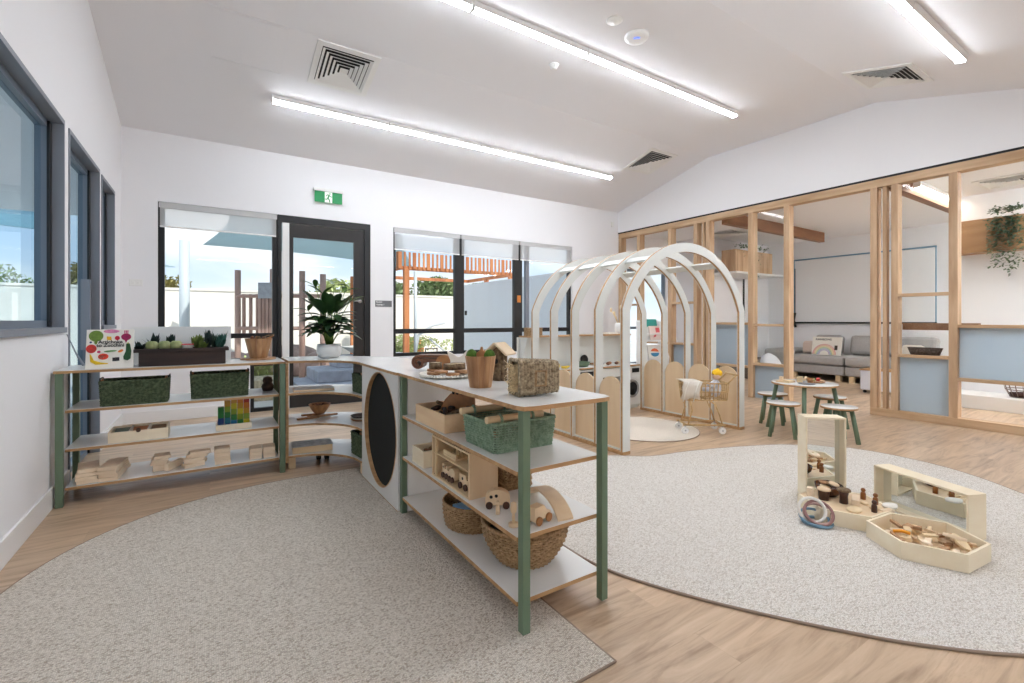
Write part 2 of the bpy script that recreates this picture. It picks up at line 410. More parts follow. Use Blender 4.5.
# access panel on the sloped ceiling
def on_slope(x, y, d=0): return Vector((x, y, 3.29+(6.65-y)*.255 - d))
SL = math.atan(.255)
def slopeM(x, y): return T(x, y, 3.29+(6.65-y)*.255) @ Matrix.Rotation(-SL, 4, 'X')
m = MB(M=slopeM(.3,4.96)); w,h = .31,.31
m.ring([(-w,-h),(w,-h),(w,h),(-w,h)], [(-w+.012,-h+.012),(w-.012,-h+.012),(w-.012,h-.012),(-w+.012,h-.012)], -.004, -.0005)
m.box(-w+.018,w-.018,-h+.018,h-.018,-.003,-.0005)
tag(m.build('access_panel', ceil_m), 'square flush white access hatch in the sloped ceiling near the left wall', 'hatch')

# ceiling air vents
def vent(M_, label, n=6, s=.30, z2=None):
    loc = M_.translation.copy()
    t = thing('ceiling_vent', label, 'vent', loc, 0, 'square ceiling air diffusers')
    m = MB(M=M_)
    sq = lambda a: [(-a,-a),(a,-a),(a,a),(-a,a)]
    m.ring(sq(s), sq(s-.055), -.014, -.001); m.build('frame', white_m, t)
    MB(M=M_).box(-s+.05,s-.05,-s+.05,s-.05,-.003,-.001).build('duct_opening', dark_m, t)
    for i in range(n):
        a = (s-.06)*(1-i/n)
        m = MB(M=M_)
        o = sq(a); q = sq(max(a-.026,.001))
        v = [(p[0],p[1],-.024) for p in o]+[(p[0],p[1],-.006) for p in q]+[(p[0],p[1],-.027) for p in o]+[(p[0],p[1],-.009) for p in q]
        f = []
        for k in range(4):
            j = (k+1)%4; f += [(k,j,4+j,4+k),(8+k,12+k,12+j,8+j),(k,8+k,8+j,j),(4+k,4+j,12+j,12+k)]
        m.add(v, f)
        if i == n-1: m.box(-a+.012,a-.012,-a+.012,a-.012,-.024,-.020)
        m.build('louvre', white_m, t)
vent(slopeM(1.15,4.96), 'square louvred air vent on the sloped ceiling, nearest to the access hatch')
vent(slopeM(5.91,5.08), 'square louvred air vent high on the slope near the far right corner of the ceiling')
vent(T(5.90,1.96,ceil_z(1.96)) @ Matrix.Rotation(math.atan(.275),4,'X'), 'square louvred air vent beside the short light strip above the timber screen')

# LED battens
def batten(a, b, M0, label, grp, lm=led_m, rz=0, w=.075):
    """from x=a to x=b along X, mounted under M0 (ceiling plane)"""
    Mx = M0
    t = thing('ceiling_light', label, 'light', (Mx @ Vector(((a+b)/2,0,0))), 0, grp)
    MB(M=Mx).box(a+.004,b-.004,-w/2,w/2,-.035,-.001).box(a+.015,b-.015,-w/2,-w/2+.003,-.055,-.0351).box(a+.015,b-.015,w/2-.003,w/2,-.055,-.0351).build('housing', white_m, t)  # side lips added to shield the ceiling from the diffuser glow
    for q in ((a+.002,a+.014),(b-.014,b-.002)): MB(M=Mx).box(q[0],q[1],-w/2,w/2,-.074,-.036).build('end_cap', white_m, t)
    MB(M=Mx).prism([(-w/2+.004,-.036),(w/2-.004,-.036),(w/2-.004,-.064),(w/2-.02,-.073),(-w/2+.02,-.073),(-w/2+.004,-.064)], a+.015, b-.015, M=Matrix(((0,0,1,0),(1,0,0,0),(0,1,0,0),(0,0,0,1)))).build('diffuser', lm, t)
names = ['leftmost', 'second from the left', 'third from the left', 'rightmost']
xs = [.55,1.83,3.10,4.36,5.57]
for i in range(4): batten(xs[i], xs[i+1], T(0,5.61,on_slope(0,5.61).z) @ Matrix.Rotation(-SL,4,'X'), 'white LED strip light, %s in the row of four nearest the windows'%names[i], 'LED strip lights near the windows')
xs = [.55,1.83,3.09,4.38,5.60]
nm = ['leftmost', 'second', 'third', 'rightmost']
for i in range(4): batten(xs[i], xs[i+1], T(0,3.45,3.80), 'white LED strip light on the flat ridge, %s of its row'%nm[i], 'LED strip lights on the ridge')
for a,b,l in ((1.83,3.09,'third from its right end'),(3.09,4.34,'second from its right end'),(4.34,5.60,'end piece in the upper right')): batten(a,b,T(0,1.31,ceil_z(1.31))@Matrix.Rotation(math.atan(.275),4,'X'),'white LED strip light of the row nearest the viewer, '+l,'LED strip lights above the viewer')  # two left pieces added out of view for their light
for a in (-.3,1.7,3.7): batten(a,a+1.5,T(0,-1.6,2.85),'white LED strip light on the low ceiling behind the viewer','LED strip lights behind the viewer')  # unseen battens added to light the room from behind the camera

# detectors
t = thing('smoke_detector','small round white smoke detector beside the ridge light row','detector',(2.99,3.83,3.80)); 
MB().lathe([(0,-.05),(.02,-.05),(.035,-.042),(.042,-.02),(.05,-.018),(.052,0),(0,0)],c=(2.99,3.83,3.7995)).build('housing',white_m,t); MB().ball((3.0,3.8,3.757),.004,6).build('indicator',mat('red_led',(200,60,50),.4),t)
t = thing('wireless_access_point','domed round white device with a blue light arc on the ceiling','wifi unit',(3.34,3.03,3.80))
MB().lathe([(0,-.04),(.06,-.04),(.10,-.028),(.112,-.01),(.112,0),(0,0)],c=(3.34,3.03,3.7995),n=40).build('housing',white_m,t)
MB().tube([(3.34+.045*math.cos(a),3.03+.045*math.sin(a),3.7585) for a in [PI*1.05+i*.12 for i in range(11)]],.005,6).build('indicator_arc',emit_mat('blue_led',(60,110,255),2),t)
tag(MB().lathe([(0,-.012),(.03,-.012),(.034,-.008),(.06,-.006),(.072,0),(0,0)],c=(3.0,2.98,3.7995),n=32).build('heat_detector',white_m),'flat round white ceiling disc next to the domed device','detector')
tag(MB().box(6.60,6.66,6.62,6.649,2.98,3.08).build('motion_sensor',white_m,bevel=.008),'small white motion sensor in the far ceiling corner beside the timber screen','sensor')
t = thing('light_switch','white double light switch on the wall left of the windows','switch',(-.692,YB-.006,1.573)); MB().box(-.752,-.632,YB-.008,YB-.0005,1.535,1.611).build('plate',white_m,t,bevel=.003)
for x in (-.715,-.67): MB().box(x-.012,x+.012,YB-.013,YB-.008,1.56,1.586).build('rocker',white_m,t,bevel=.002)

# exit sign
t = thing('exit_sign','green running man exit sign above the glass door','exit sign',(1.34,YB-.03,2.72))
MB().box(1.15,1.53,YB-.055,YB-.0005,2.875,2.915).build('mount',white_m,t,bevel=.004)
sg = mat('exit_green',(0,132,72),.35,emit=(0,132,72),estr=.15); sw = mat('exit_white',(240,245,240),.4,emit=(240,245,240),estr=.2)
MB().box(1.165,1.515,YB-.035,YB-.025,2.73,2.875).build('panel',sg,t)
MB().box(1.29,1.385,YB-.038,YB-.035,2.732,2.872).build('doorway_symbol',sw,t)
m = MB(); y = YB-.04
def seg(a,b,w): m.tube([(a[0],y,a[1]),(b[0],y,b[1])],w,6)
m.ball((1.355,y,2.852),(.009,.003,.009),6); seg((1.345,2.835),(1.33,2.79),.009); seg((1.33,2.79),(1.35,2.765),.0065); seg((1.35,2.765),(1.352,2.738),.006)
seg((1.33,2.79),(1.315,2.775),.0065); seg((1.315,2.775),(1.292,2.775),.006); seg((1.345,2.833),(1.362,2.815),.005); seg((1.362,2.815),(1.382,2.81),.0045); seg((1.343,2.833),(1.318,2.835),.005); seg((1.318,2.835),(1.308,2.815),.0045)
m.build('running_figure',sg,t)
def text(s, size, M_, parent, mt, name='lettering', align='CENTER', ext=.0005):
    cu = bpy.data.curves.new(name,'FONT'); cu.body = s; cu.size = size; cu.align_x = align; cu.offset = .0007; cu.extrude = ext; cu.materials.append(mt)
    tmp = bpy.data.objects.new(name,cu); C.objects.link(tmp); bpy.context.view_layer.update()
    me = bpy.data.meshes.new_from_object(tmp); bpy.data.objects.remove(tmp); bpy.data.curves.remove(cu)
    o = bpy.data.objects.new(name,me); C.objects.link(o); o.parent = parent
    o.matrix_local = (wm(parent).inverted() if parent else Matrix()) @ M_
    return o
FY = Matrix.Rotation(PI/2,4,'X')   # text upright, read from -Y
t = thing('door_sign','small grey sign plate with white lettering on the wall between door and window','sign',(2.09,YB-.004,1.39))
MB().box(1.975,2.215,YB-.006,YB-.0005,1.347,1.435).build('plate',mat('sign_grey',(120,122,124),.5),t)
text('Room',.034,T(1.99,YB-.0065,1.405)@FY,t,white_m,align='LEFT'); text('Activity 1',.030,T(1.99,YB-.0065,1.368)@FY,t,white_m,align='LEFT')

# roller blinds
def blind(x0,x1,zb,label):
    t = thing('roller_blind',label,'blind',((x0+x1)/2,YB+.02,zb),0,'white roller blinds at the back windows')
    MB().tube([(x0,YB+.022,2.472),(x1,YB+.022,2.472)],.024,14).box(x0,x1,YB-.004,YB+.001,2.44,2.505).build('headbox',mat('blind_grey',(196,196,196),.6),t)
    MB().box(x0+.01,x1-.01,YB+.004,YB+.0055,zb,2.45).build('blind_fabric',blind_m,t)
    MB().box(x0+.01,x1-.01,YB+.001,YB+.009,zb-.018,zb).build('bottom_bar',white_m,t)
blind(-.49,.72,2.235,'white roller blind partly lowered at the window left of the door')
blind(2.25,3.32,2.20,'white roller blind at the leftmost light of the wide window')
blind(3.34,4.44,2.20,'white roller blind at the middle light of the wide window')
blind(4.46,5.60,2.20,'white roller blind at the right light of the wide window, nearest the arches')

# ------------------------------------------------------------------ timber screen
t = thing('timber_partition','tall oak framed screen of posts, shelves and pale blue glass panels along the right','partition',(XR,3.5,0))
def pbox(nm, y0,y1,z0,z1,x0=XR,x1=XR+.13,mt=None,bv=.003): return MB().box(x0,x1,y0,y1,z0,z1).build(nm, mt or oak_m, t, bevel=bv)
pbox('header',.36,6.64,2.765,2.86,mt=oakh_m)
MB().box(XR-.004,XR+.02,.36,6.649,2.861,2.884).build('shadow_gap',dark_m,t)  # solid near-black strip, the gap's shade put into its colour
posts = [(6.56,6.64),(6.09,6.165),(5.375,5.45),(4.86,4.93),(4.63,4.70),(3.91,3.985),(3.39,3.465),(2.365,2.435),(2.16,2.225),(1.635,1.71),(.60,.675)]
for a,b in posts: pbox('post',a,b,0 if b > 2.5 else .09,2.765)
for a in (4.755,2.295): pbox('slat',a-.02,a+.02,0 if a > 4 else .09,2.765,XR+.02,XR+.10)
pbox('bottom_plate',.36,2.435,0,.09,mt=oakh_m)
def shelf(y0,y1,z,th=.035,x0=XR-.01): pbox('shelf',y0,y1,z-th,z,x0,XR+.14,oakh_m)
shelf(1.71,2.16,1.465); shelf(1.71,2.16,.755); shelf(.675,1.635,1.105); shelf(.675,1.635,.53)
pbox('dark_rail',1.50,2.16,1.04,1.12,XR+.14,XR+.22,beam_m)
shelf(3.465,3.91,1.10); shelf(3.465,3.91,.52); shelf(3.985,4.63,1.12); shelf(3.985,4.63,.47); shelf(4.93,5.375,1.47); shelf(4.93,5.375,.765); shelf(5.45,6.09,.765); shelf(6.165,6.56,1.47)
def pane(nm,y0,y1,z0,z1,mt,x=XR+.06): MB().box(x,x+.008,y0,y1,z0,z1).build(nm,mt,t)
pane('blue_panel',1.71,2.16,.09,.72,frost_m); pane('blue_panel',.675,1.635,.53,1.07,frost_m); pane('blue_panel',3.465,3.91,.0,.485,frost_m)
pane('blue_panel',3.985,4.63,.47,1.085,frost_m); pane('blue_panel',4.93,5.375,.0,.73,frost_m)
pane('glass_pane',1.71,2.16,.755,2.765,glass_m); pane('glass_pane',.675,1.635,1.105,2.765,glass_m); pane('glass_pane',3.465,3.91,.52,2.765,glass_m)

# ------------------------------------------------------------------ next room shell
m = MB().box(XR+.15, 11.2, YF, 6.9, 2.886, 3.0); struct('ceiling_next_room', m, wall_m, loc=(0,0,0))
m = MB().box(11.0,11.12,YF,6.8,0,2.886); struct('wall_far', m, wall_m, loc=(0,0,0))
m = MB(); wall_grid(XR+.15, 8.6, 0, 2.886, [(7.05,8.25,.25,2.2)], lambda a,b,z0,z1: m.box(a,b,YB,YB+TH,z0,z1)); m.box(8.6,11.0,5.95,6.05,0,2.886).box(8.6,8.7,6.05,YB+.1,0,2.886)
struct('wall_back_next_room', m, wall_m, loc=(0,0,0))
t = bpy.data.objects.new('window_6', None); C.objects.link(t); t.location = (7.65,YB,.25); t['kind'] = 'structure'
frame_y('',7.05,8.25,.25,2.2,YB+.04,.05,.06,None,hb=[(1.0,.05)]).build('window_frame', jamb_m, t)
MB().box(7.1,8.2,YB+.07,YB+.076,.3,2.15).build('glass_pane', glass_m, t)
# low white wall behind the right bay
m = MB().box(8.9,9.0,-1.0,2.14,0,2.885); struct('wall_low_next_room', m, wall_m, loc=(0,0,0))
for y,l,x1 in ((4.46,'brown timber ceiling beam in the next room, seen between the middle posts',10.2),(2.26,'brown timber ceiling beam in the next room with strip lights on both sides',9.9)):
    tag(MB().box(XR+.15,x1,y-.05,y+.05,2.70 if y > 4 else 2.74,2.8855).build('ceiling_beam',beam_m),l,'beam','timber beams in the next room')
batten(7.4,9.6,T(0,2.16,2.8855),'warm strip light on the near side of the right-hand ceiling beam in the next room','strip lights beside the beam',led3_m)
batten(7.2,9.3,T(0,2.37,2.8855),'warm strip light on the far side of the right-hand ceiling beam in the next room','strip lights beside the beam',led3_m)
for a,y in ((8.0,.2),(8.0,-1.5)): batten(a,a+1.8,T(0,y,2.8855),'strip light on the next room ceiling, %s'%({.2:'right of the right beam',-1.5:'furthest right'}[y]),'strip lights of the next room',led_add_m)  # added out of view to brighten the next room
tag(MB().lathe([(0,-.04),(.03,-.04),(.05,-.02),(.05,0),(0,0)],c=(9.0,3.0,2.8855)).build('smoke_detector',white_m),'small white smoke detector on the next room ceiling','detector')
vent(T(8.3,1.5,2.885),'square air vent on the next room ceiling above the trailing plant')
vent(T(8.6,4.9+.55,2.885),'square air vent on the next room ceiling above the planter box')
# screen on the far wall
t = thing('projection_screen','large pale screen blind with a dark lower rail on the far wall','screen',(10.97,4.14,1.10))
MB().box(10.965,10.99,2.94,5.34,1.12,2.47).build('screen_fabric',mat('screen_white',(238,240,242),.8),t)
MB().box(10.955,10.998,2.92,5.36,1.085,1.12).build('bottom_rail',dark_m,t)
MB().box(10.955,10.998,2.92,5.36,2.475,2.50).box(10.955,10.998,5.34,5.36,1.12,2.475).box(10.975,10.998,2.925,2.94,1.12,2.475).build('side_rail',mat('blue_grey_rail',(110,150,175),.5),t)
MB().tube([(10.93,5.32,2.3),(10.93,5.32,1.3)],.008,6).tube([(10.92,5.32,1.32),(10.91,5.34,1.15),(10.93,5.31,1.0)],.03,6).build('cord',dark_m,t)
# sofa
t = thing('sofa','light grey modular fabric sofa on short wooden feet against the far wall','sofa',(10.35,4.1,0))
def cush(x0,x1,y0,y1,z0,z1): return MB().box(x0,x1,y0,y1,z0,z1)
for y0,y1 in ((3.96,4.95),(2.95,3.94)):
    cush(9.88,10.95,y0,y1,.12,.29).build('base',fab_m,t,bevel=.03)
    cush(9.86,10.8,y0,y1,.30,.47).build('seat_cushion',fab_m,t,bevel=.05)
    for yy in (y0+.1,y1-.1):
        for xx in (9.95,10.85): MB().cbox((xx,yy,.06),(.08,.08,.12)).build('foot',pine_m,t)
for i,(yy) in enumerate((4.62,3.98,3.5,3.15)):
    MB().cbox((10.72,yy-.08,.66),(.2,.5 if i else .5,.38),ry=.22).build('back_cushion',fab_m,t,bevel=.06)
cush(9.9,10.95,4.97,5.45,.12,.56).build('armrest',fab_m,t,bevel=.05)
tag(MB().cbox((10.38,4.70,.60),(.13,.36,.26),ry=.3,rz=.3).build('cushion',fabp_m,bevel=.05),'dusty pink square cushion leaning behind the rainbow book on the sofa','cushion')
tag(MB().cbox((10.3,3.06,.585),(.13,.34,.27),ry=.3,rz=-.3).build('cushion',fabl_m,bevel=.05),'cream cushion at the right end of the sofa beside the oak post','cushion')
Mb = T(10.12,4.36,.475) @ RZ(-PI/2) @ Matrix.Rotation(-.22,4,'X')
t = thing('picture_book','white picture book with a pastel rainbow arc on its cover, standing on the sofa','book',(10.12,4.36,.475))
MB(M=Mb).box(-.26,.26,0,.02,0,.36).build('cover',cream_m,t)
rb = [(232,150,150),(240,190,140),(236,220,150),(170,205,160),(150,180,215),(180,160,205)]
for i,cc in enumerate(rb):
    r = .20-i*.022
    MB(M=Mb).tube([(r*math.cos(a)-.03,-.002,r*math.sin(a)+.01) for a in [PI*k/16 for k in range(17)]],.006,6,flat=1).build('rainbow_band',mat('pastel%d'%i,cc,.7),t)
MB(M=Mb).cbox((.17,-.003,.15),(.05,.004,.09)).build('picture_detail',mat('teal_brown',(90,80,70),.7),t)
text('RAINBOWS',.055,Mb@T(-.06,-.004,.29)@FY,t,dark_m)
# daybed + round cushion behind the screen
tag(MB().box(8.9,9.7,5.15,5.85,0,.38).build('low_bench',mat('woven_grey_brown',(128,118,108),.9,rgb2=(92,84,76),vscale=50),bevel=.02),'dark woven low bench behind the timber screen','bench')
tag(MB().lathe([(0,0),(.22,.005),(.27,.06),(.27,.12),(.22,.17),(0,.18)],M=T(8.95,4.86,.236)@Matrix.Rotation(1.2,4,'X')).build('round_cushion',mat('white_grey_dots',(224,226,232),.9)),'round white cushion on edge against the woven low bench','cushion')
# ottoman
t = thing('storage_ottoman','white storage box with a thin wooden lid on dark castors by the sofa','storage box',(8.9,3.05,0))
MB().box(8.72,9.1,2.78,3.26,.05,.36).build('body',mat('lilac_white',(226,229,240),.6),t,bevel=.02)
MB().box(8.71,9.11,2.77,3.27,.361,.378).build('lid',ply_m,t,bevel=.003)
for x in (8.77,9.05):
    for y in (2.83,3.21): MB().tube([(x-.01,y,.025),(x+.01,y,.025)],.025,10).build('castor',dark_m,t)
# plants in the next room
def foliage_strands(x0,x1,y,z,n,lmin,lmax,t,rot=False):
    m = MB()
    for i in range(n):
        x = x0+(x1-x0)*R.random(); L_ = lmin+(lmax-lmin)*R.random()**1.5; yy = y+R.uniform(-.05,.05)
        k = int(L_/.035)+3
        for j in range(k):
            zz = z+.05-j*.035 if j > 1 else z+.06+R.random()*.06
            for _ in range(3):
                p = Vector((x+R.uniform(-.03,.03), yy+R.uniform(-.03,.03), zz+R.uniform(-.02,.02)))
                if rot: p = Vector((y+(p.y-y), p.x, p.z))
                a = R.random()*6.28; b = R.uniform(-.6,.9); s = R.uniform(.016,.026)
                d = Vector((math.cos(a)*math.cos(b),math.sin(a)*math.cos(b),-math.sin(b)))*s*2; q = Vector((-math.sin(a),math.cos(a),0))*s*.7
                m.add([p,p+d*.5+q,p+d,p+d*.5-q],[(0,1,2,3)])
    return m
t = thing('planter_box','long oak planter box with trailing plants hung on the wall at the upper right','planter',(8.75,1.5,2.0))
MB().box(8.62,8.899,.4,2.14,2.06,2.50).build('box',oakb_m,t,bevel=.004)
foliage_strands(1.46,1.76,8.61,2.50,34,.2,.75,t,rot=True).build('foliage',trail_m,t)['kind']='stuff'
t = thing('planter_box','slatted pine planter box with trailing plants beyond the nearest arch','planter',(9.25,5.5,2.15))
MB().box(8.62,9.95,5.3,5.6,2.12,2.55).build('box',oak_m,t,bevel=.004)
foliage_strands(8.7,9.95,5.35,2.55,26,.05,.5,t).build('foliage',trail_m,t)['kind']='stuff'
MB().box(8.62,10.4,5.28,5.949,2.08,2.119).build('ledge',white_m,t)
t = thing('fire_alarm','small red alarm unit beside the planter box in the next room','alarm',(8.72,5.92,2.6))
MB().box(8.66,8.78,5.90,5.949,2.56,2.74).build('body',mat('alarm_red',(170,40,40),.5),t,bevel=.01)
MB().box(8.69,8.75,5.894,5.90,2.60,2.68).build('lens',white_m,t)
tag(MB().box(9.95,10.0,5.935,5.949,0,2.07).build('door_edge_strip',dark_m),'thin black vertical door edge on the white wall of the next room','door strip')
# things on / behind the screen shelves
t = thing('woven_tray','dark brown oblong woven tray standing on the screen shelf','tray',(XR+.075,1.93,.755))
MB().lathe([(0,0),(.05,0),(.062,.085),(.057,.085),(.046,.008),(0,.008)],n=36,M=T(XR+.065,1.93,.7555)@Matrix.Diagonal((1,2.6,1,1))).build('body',mat('dark_woven',(98,84,74),.9,rgb2=(60,50,42),vscale=60,bump=.5),t)
t = thing('wire_basket','round wire basket with brown contents on the low white bench behind the screen','basket',(8.6,1.42,.18))
m = MB()
for r,z in ((.15,.18),(.19,.27),(.21,.36)): m.tube([(8.6+r*math.cos(a),1.42+r*math.sin(a),z+.01) for a in [2*PI*k/28 for k in range(28)]],.006,6,closed=True)
for k in range(18):
    a = 2*PI*k/18; m.tube([(8.6+r*math.cos(a),1.42+r*math.sin(a),z+.01) for r,z in ((.15,.18),(.19,.27),(.21,.36))],.003,5)
m.build('wire_frame',mat('brown_wire',(120,100,90),.5),t); MB().lathe([(0,.005),(.14,.005),(.155,.05),(0,.07)],c=(8.6,1.42,.185)).build('contents',mat('dark_contents',(86,56,48),.9,var=.4,vscale=30),t)
tag(MB().box(8.35,8.88,.2,2.1,0,.18).build('low_bench',white_m,bevel=.01),'low white bench along the white wall behind the screen','bench')

# ------------------------------------------------------------------ rugs
def rug(nm, pts, th, mt, edge, label, r=.006):
    xs = [p[0] for p in pts]; ys = [p[1] for p in pts]; c0 = ((min(xs)+max(xs))/2,(min(ys)+max(ys))/2)
    t = thing(nm,label,'rug',(c0[0],c0[1],0))
    MB().prism([(p[0],p[1]) for p in pts],0.001,th).build('pile',mt,t)
    MB().tube([(p[0],p[1],th*.55) for p in pts],r,6,closed=True).build('bound_edge',edge,t)
    return t
edge_m = mat('taupe_binding',(150,132,116),.9)
def sgn(v,e): return math.copysign(abs(v)**e, v)
pts = [(1.142,1.13),(1.142,3.70)] + [(.56+1.335*sgn(math.cos(a),.9), 2.4125+1.2875*sgn(math.sin(a),.9)) for a in [PI/2+PI*k/48 for k in range(49)]]
rug('half_round_rug',pts,.010,carpetA,edge_m,'large taupe looped rug with one straight end and one rounded end, nearest the viewer',.006)
RUG2 = [(1.53,2.0),(1.51,1.72),(1.56,1.48),(1.69,1.20),(1.83,.97),(1.97,.77),(2.11,.60),(2.34,.39),(2.75,.12),(3.3,0.0),(3.9,.15),(4.46,.72),(4.75,1.10),(4.86,1.48),(4.80,1.90),(4.47,2.23),(4.27,2.34),(3.88,2.49),(3.45,2.61),(3.1,2.68),(2.8,2.9),(2.4,3.02),(1.95,2.85),(1.65,2.4)]
rug('wavy_rug',[(p.x,p.y) for p in loop([(a,b,0) for a,b in RUG2],8)],.010,carpetB,edge_m,'large pale looped rug with a wavy rounded outline under the mirrors and trays',.006)
rug('round_rug',[(3.87+.56*math.cos(a),3.43+.57*math.sin(a)) for a in [2*PI*k/64 for k in range(64)]],.009,carpetC,edge_m,'small round cream rug on the floor inside the arch tunnel',.005)

# ------------------------------------------------------------------ shelving
ZB = [.113,.351,.593,.840]     # board tops
TB = .018
def board(t, x0,x1,y0,y1,z,nm='shelf_board'):
    """pale laminate board with a plywood core showing at its edge"""
    e = MB().box(x0,x1,y0,y1,z-TB,z-.0015).build(nm,ply_m,t,bevel=.001)
    MB().box(x0+.0005,x1-.0005,y0+.0005,y1-.0005,z-.0015,z).build('laminate',lam_m,e)
    return e
def post(t, x, y, z1, s=.033): return MB().box(x-s/2,x+s/2,y-s/2,y+s/2,0.011,z1).build('leg',green_m,t,bevel=.002)
# left unit
t = thing('shelf_unit','four tier shelf unit with sage green legs against the left wall','shelf',(-.16,4.14,0))
for x in (-.778,.462):
    for y in (3.925,4.36): MB().box(x-.018,x+.018,y-.018,y+.018,0.0,.8215).build('leg',green_m,t,bevel=.002)
for z in ZB[:3]:
    board(t,-.755,.44,3.935,4.36,z)
board(t,-.805,.478,3.915,4.385,.840)
# corner unit
cx,cy,ri,ro = .505,3.506,.43,.872
t = thing('corner_shelf_unit','curved corner shelf unit joining the left shelf and the felt panel cabinet','shelf',(.8,3.9,0))
def arcpts(r0,r1,a0=0,a1=PI/2,n=20):
    return [(cx+r1*math.cos(a0+(a1-a0)*k/n),cy+r1*math.sin(a0+(a1-a0)*k/n)) for k in range(n+1)]+[(cx+r0*math.cos(a1-(a1-a0)*k/n),cy+r0*math.sin(a1-(a1-a0)*k/n)) for k in range(n+1)]
for i,z in enumerate(ZB):
    e = MB().prism(arcpts(ri,ro),z-TB,z-.0015).build('shelf_board',ply_m,t)
    MB().prism(arcpts(ri+.0005,ro-.0005),z-.0015,z).build('laminate',lam_m,e)
MB().box(.487,.505,3.93,4.375,.06,.8215).build('end_panel',ply_m,t)
MB().box(.945,1.37,3.493,3.505,.06,.8215).build('end_panel',lam_m,t)
for x,y in ((.535,3.99),(.535,4.33),(.97,3.535),(1.32,3.535)): MB().box(x-.025,x+.025,y-.022,y+.022,.0125 if y < 3.6 else 0,.094).build('foot',pine_m,t)
MB().tube([(.80,4.10,.03),(.83,4.10,.03)],.03,12).build('castor',dark_m,t); MB().tube([(.74,4.12,.03),(.77,4.12,.03)],.03,12).build('castor',dark_m,t)
# cabinet with the black oval inset
t = thing('felt_panel_cabinet','white cabinet with a tall oval black felt inset framed in plywood','cabinet',(1.15,3.07,0))
x0 = .94; y0,y1 = 2.712,3.49; oc = (3.078,.433); ow,oh = .345,.376
n = 64
oval = [(oc[0]+ow*math.cos(2*PI*k/n),oc[1]+oh*math.sin(2*PI*k/n)) for k in range(n)]
def rectloop(u0,u1,v0,v1):
    out = []
    for k in range(n):
        a = 2*PI*k/n; dx,dy = math.cos(a),math.sin(a); cx_,cy_ = oc
        tt = min(((u1-cx_)/dx if dx > 1e-9 else (u0-cx_)/dx if dx < -1e-9 else 9e9), ((v1-cy_)/dy if dy > 1e-9 else (v0-cy_)/dy if dy < -1e-9 else 9e9))
        out.append((cx_+dx*tt,cy_+dy*tt))
    # snap nearest samples to the corners
    for c in ((u0,v0),(u1,v0),(u1,v1),(u0,v1)):
        j = min(range(n), key=lambda q: (out[q][0]-c[0])**2+(out[q][1]-c[1])**2); out[j] = c
    return out
MB().ring(rectloop(y0,y1,.012,.8215),oval,x0,x0+.018,M=PXM).build('front_panel',lam_m,t)
MB().ring([(oc[0]+(p[0]-oc[0])*1.0,p[1]) for p in oval],[(oc[0]+(p[0]-oc[0])*.982,oc[1]+(p[1]-oc[1])*.984) for p in oval],x0-.002,x0+.03,M=PXM).build('oval_trim',ply_m,t)
MB().prism([(oc[0]+(p[0]-oc[0])*.982,oc[1]+(p[1]-oc[1])*.984) for p in oval],x0+.024,x0+.032,M=PXM).build('felt_inset',oval_black_m,t)  # flat matte black sheet filling the oval
MB().box(x0+.033,1.385,y0,y0+.016,.012,.8215).box(x0+.033,1.385,y1-.016,y1,.012,.8215).box(1.385,1.40,y0,y1,.012,.8215).build('carcass',lam_m,t)
MB().box(x0-.003,x0+.018,y0,y1,.0102,.0118).build('edge_band',ply_m,t)
board(t,x0-.01,1.40,y0-.0,3.505,.840,'top_board')
# display shelf
t = thing('display_shelf','long open display shelf with sage green legs and wooden toys, running towards the viewer','shelf',(1.155,2.05,0))
for x in (.965,1.352):
    for y in (1.412,2.682): post(t,x,y,.8215)
for z in ZB[:3]: board(t,.95,1.365,1.437,2.657,z)
top = [(.938,1.43),(.95,1.392),(.99,1.382),(1.34,1.382),(1.375,1.392),(1.388,1.43),(1.388,2.711),(.938,2.711)]
e = MB().prism(top,.822,.8385).build('top_board',ply_m,t,bevel=.001); MB().prism([(1.163+(x-1.163)*.997,2.05+(y-2.05)*.999) for x,y in top],.8385,.840).build('laminate',lam_m,e)
MB().box(.985,1.33,2.66,2.70,.02,.8215).build('end_panel',lam_m,t)

# ------------------------------------------------------------------ wicker generator
def rrect(w,d,r=.02,n=26):
    """rounded rectangle sampled evenly"""
    P = []
    per = [(-w/2+r,-d/2,w/2-r,-d/2),(w/2,-d/2+r,w/2,d/2-r),(w/2-r,d/2,-w/2+r,d/2),(-w/2,d/2-r,-w/2,-d/2+r)]
    for a,b,c_,d_ in per:
        k = max(2,int(n*math.hypot(c_-a,d_-b)/(w+d)*1.6))
        for i in range(k+1): P.append((a+(c_-a)*i/k,b+(d_-b)*i/k))
    return P
def weave(shape, h, rows, rt, M, amp=.003, flare=lambda s: 1.0, sharp=1):
    m = MB(M=M); n = len(shape)
    if n % 2: shape = shape[:-1]; n -= 1
    for j in range(rows):
        s = (j+.5)/rows; z = h*s; k = flare(s); pts = []
        for i,(x,y) in enumerate(shape):
            l = math.hypot(x,y); off = amp*(1 if (i+j)%2 else -1)
            pts.append((x*k+x/l*off, y*k+y/l*off, z))
        m.tube(pts, rt, 5, closed=True, flat=1.0)
    for i in range(0,n):
        x,y = shape[i]
        m.tube([(x*flare(s),y*flare(s),h*s) for s in (0,.5,1)], rt*.7, 4)
    m.tube([(x*flare(1),y*flare(1),h+rt*.4) for x,y in shape], rt*1.5, 6, closed=True)
    k = flare(0); m.prism([(x*k,y*k) for x,y in shape], .0005, rt*1.4)
    return m

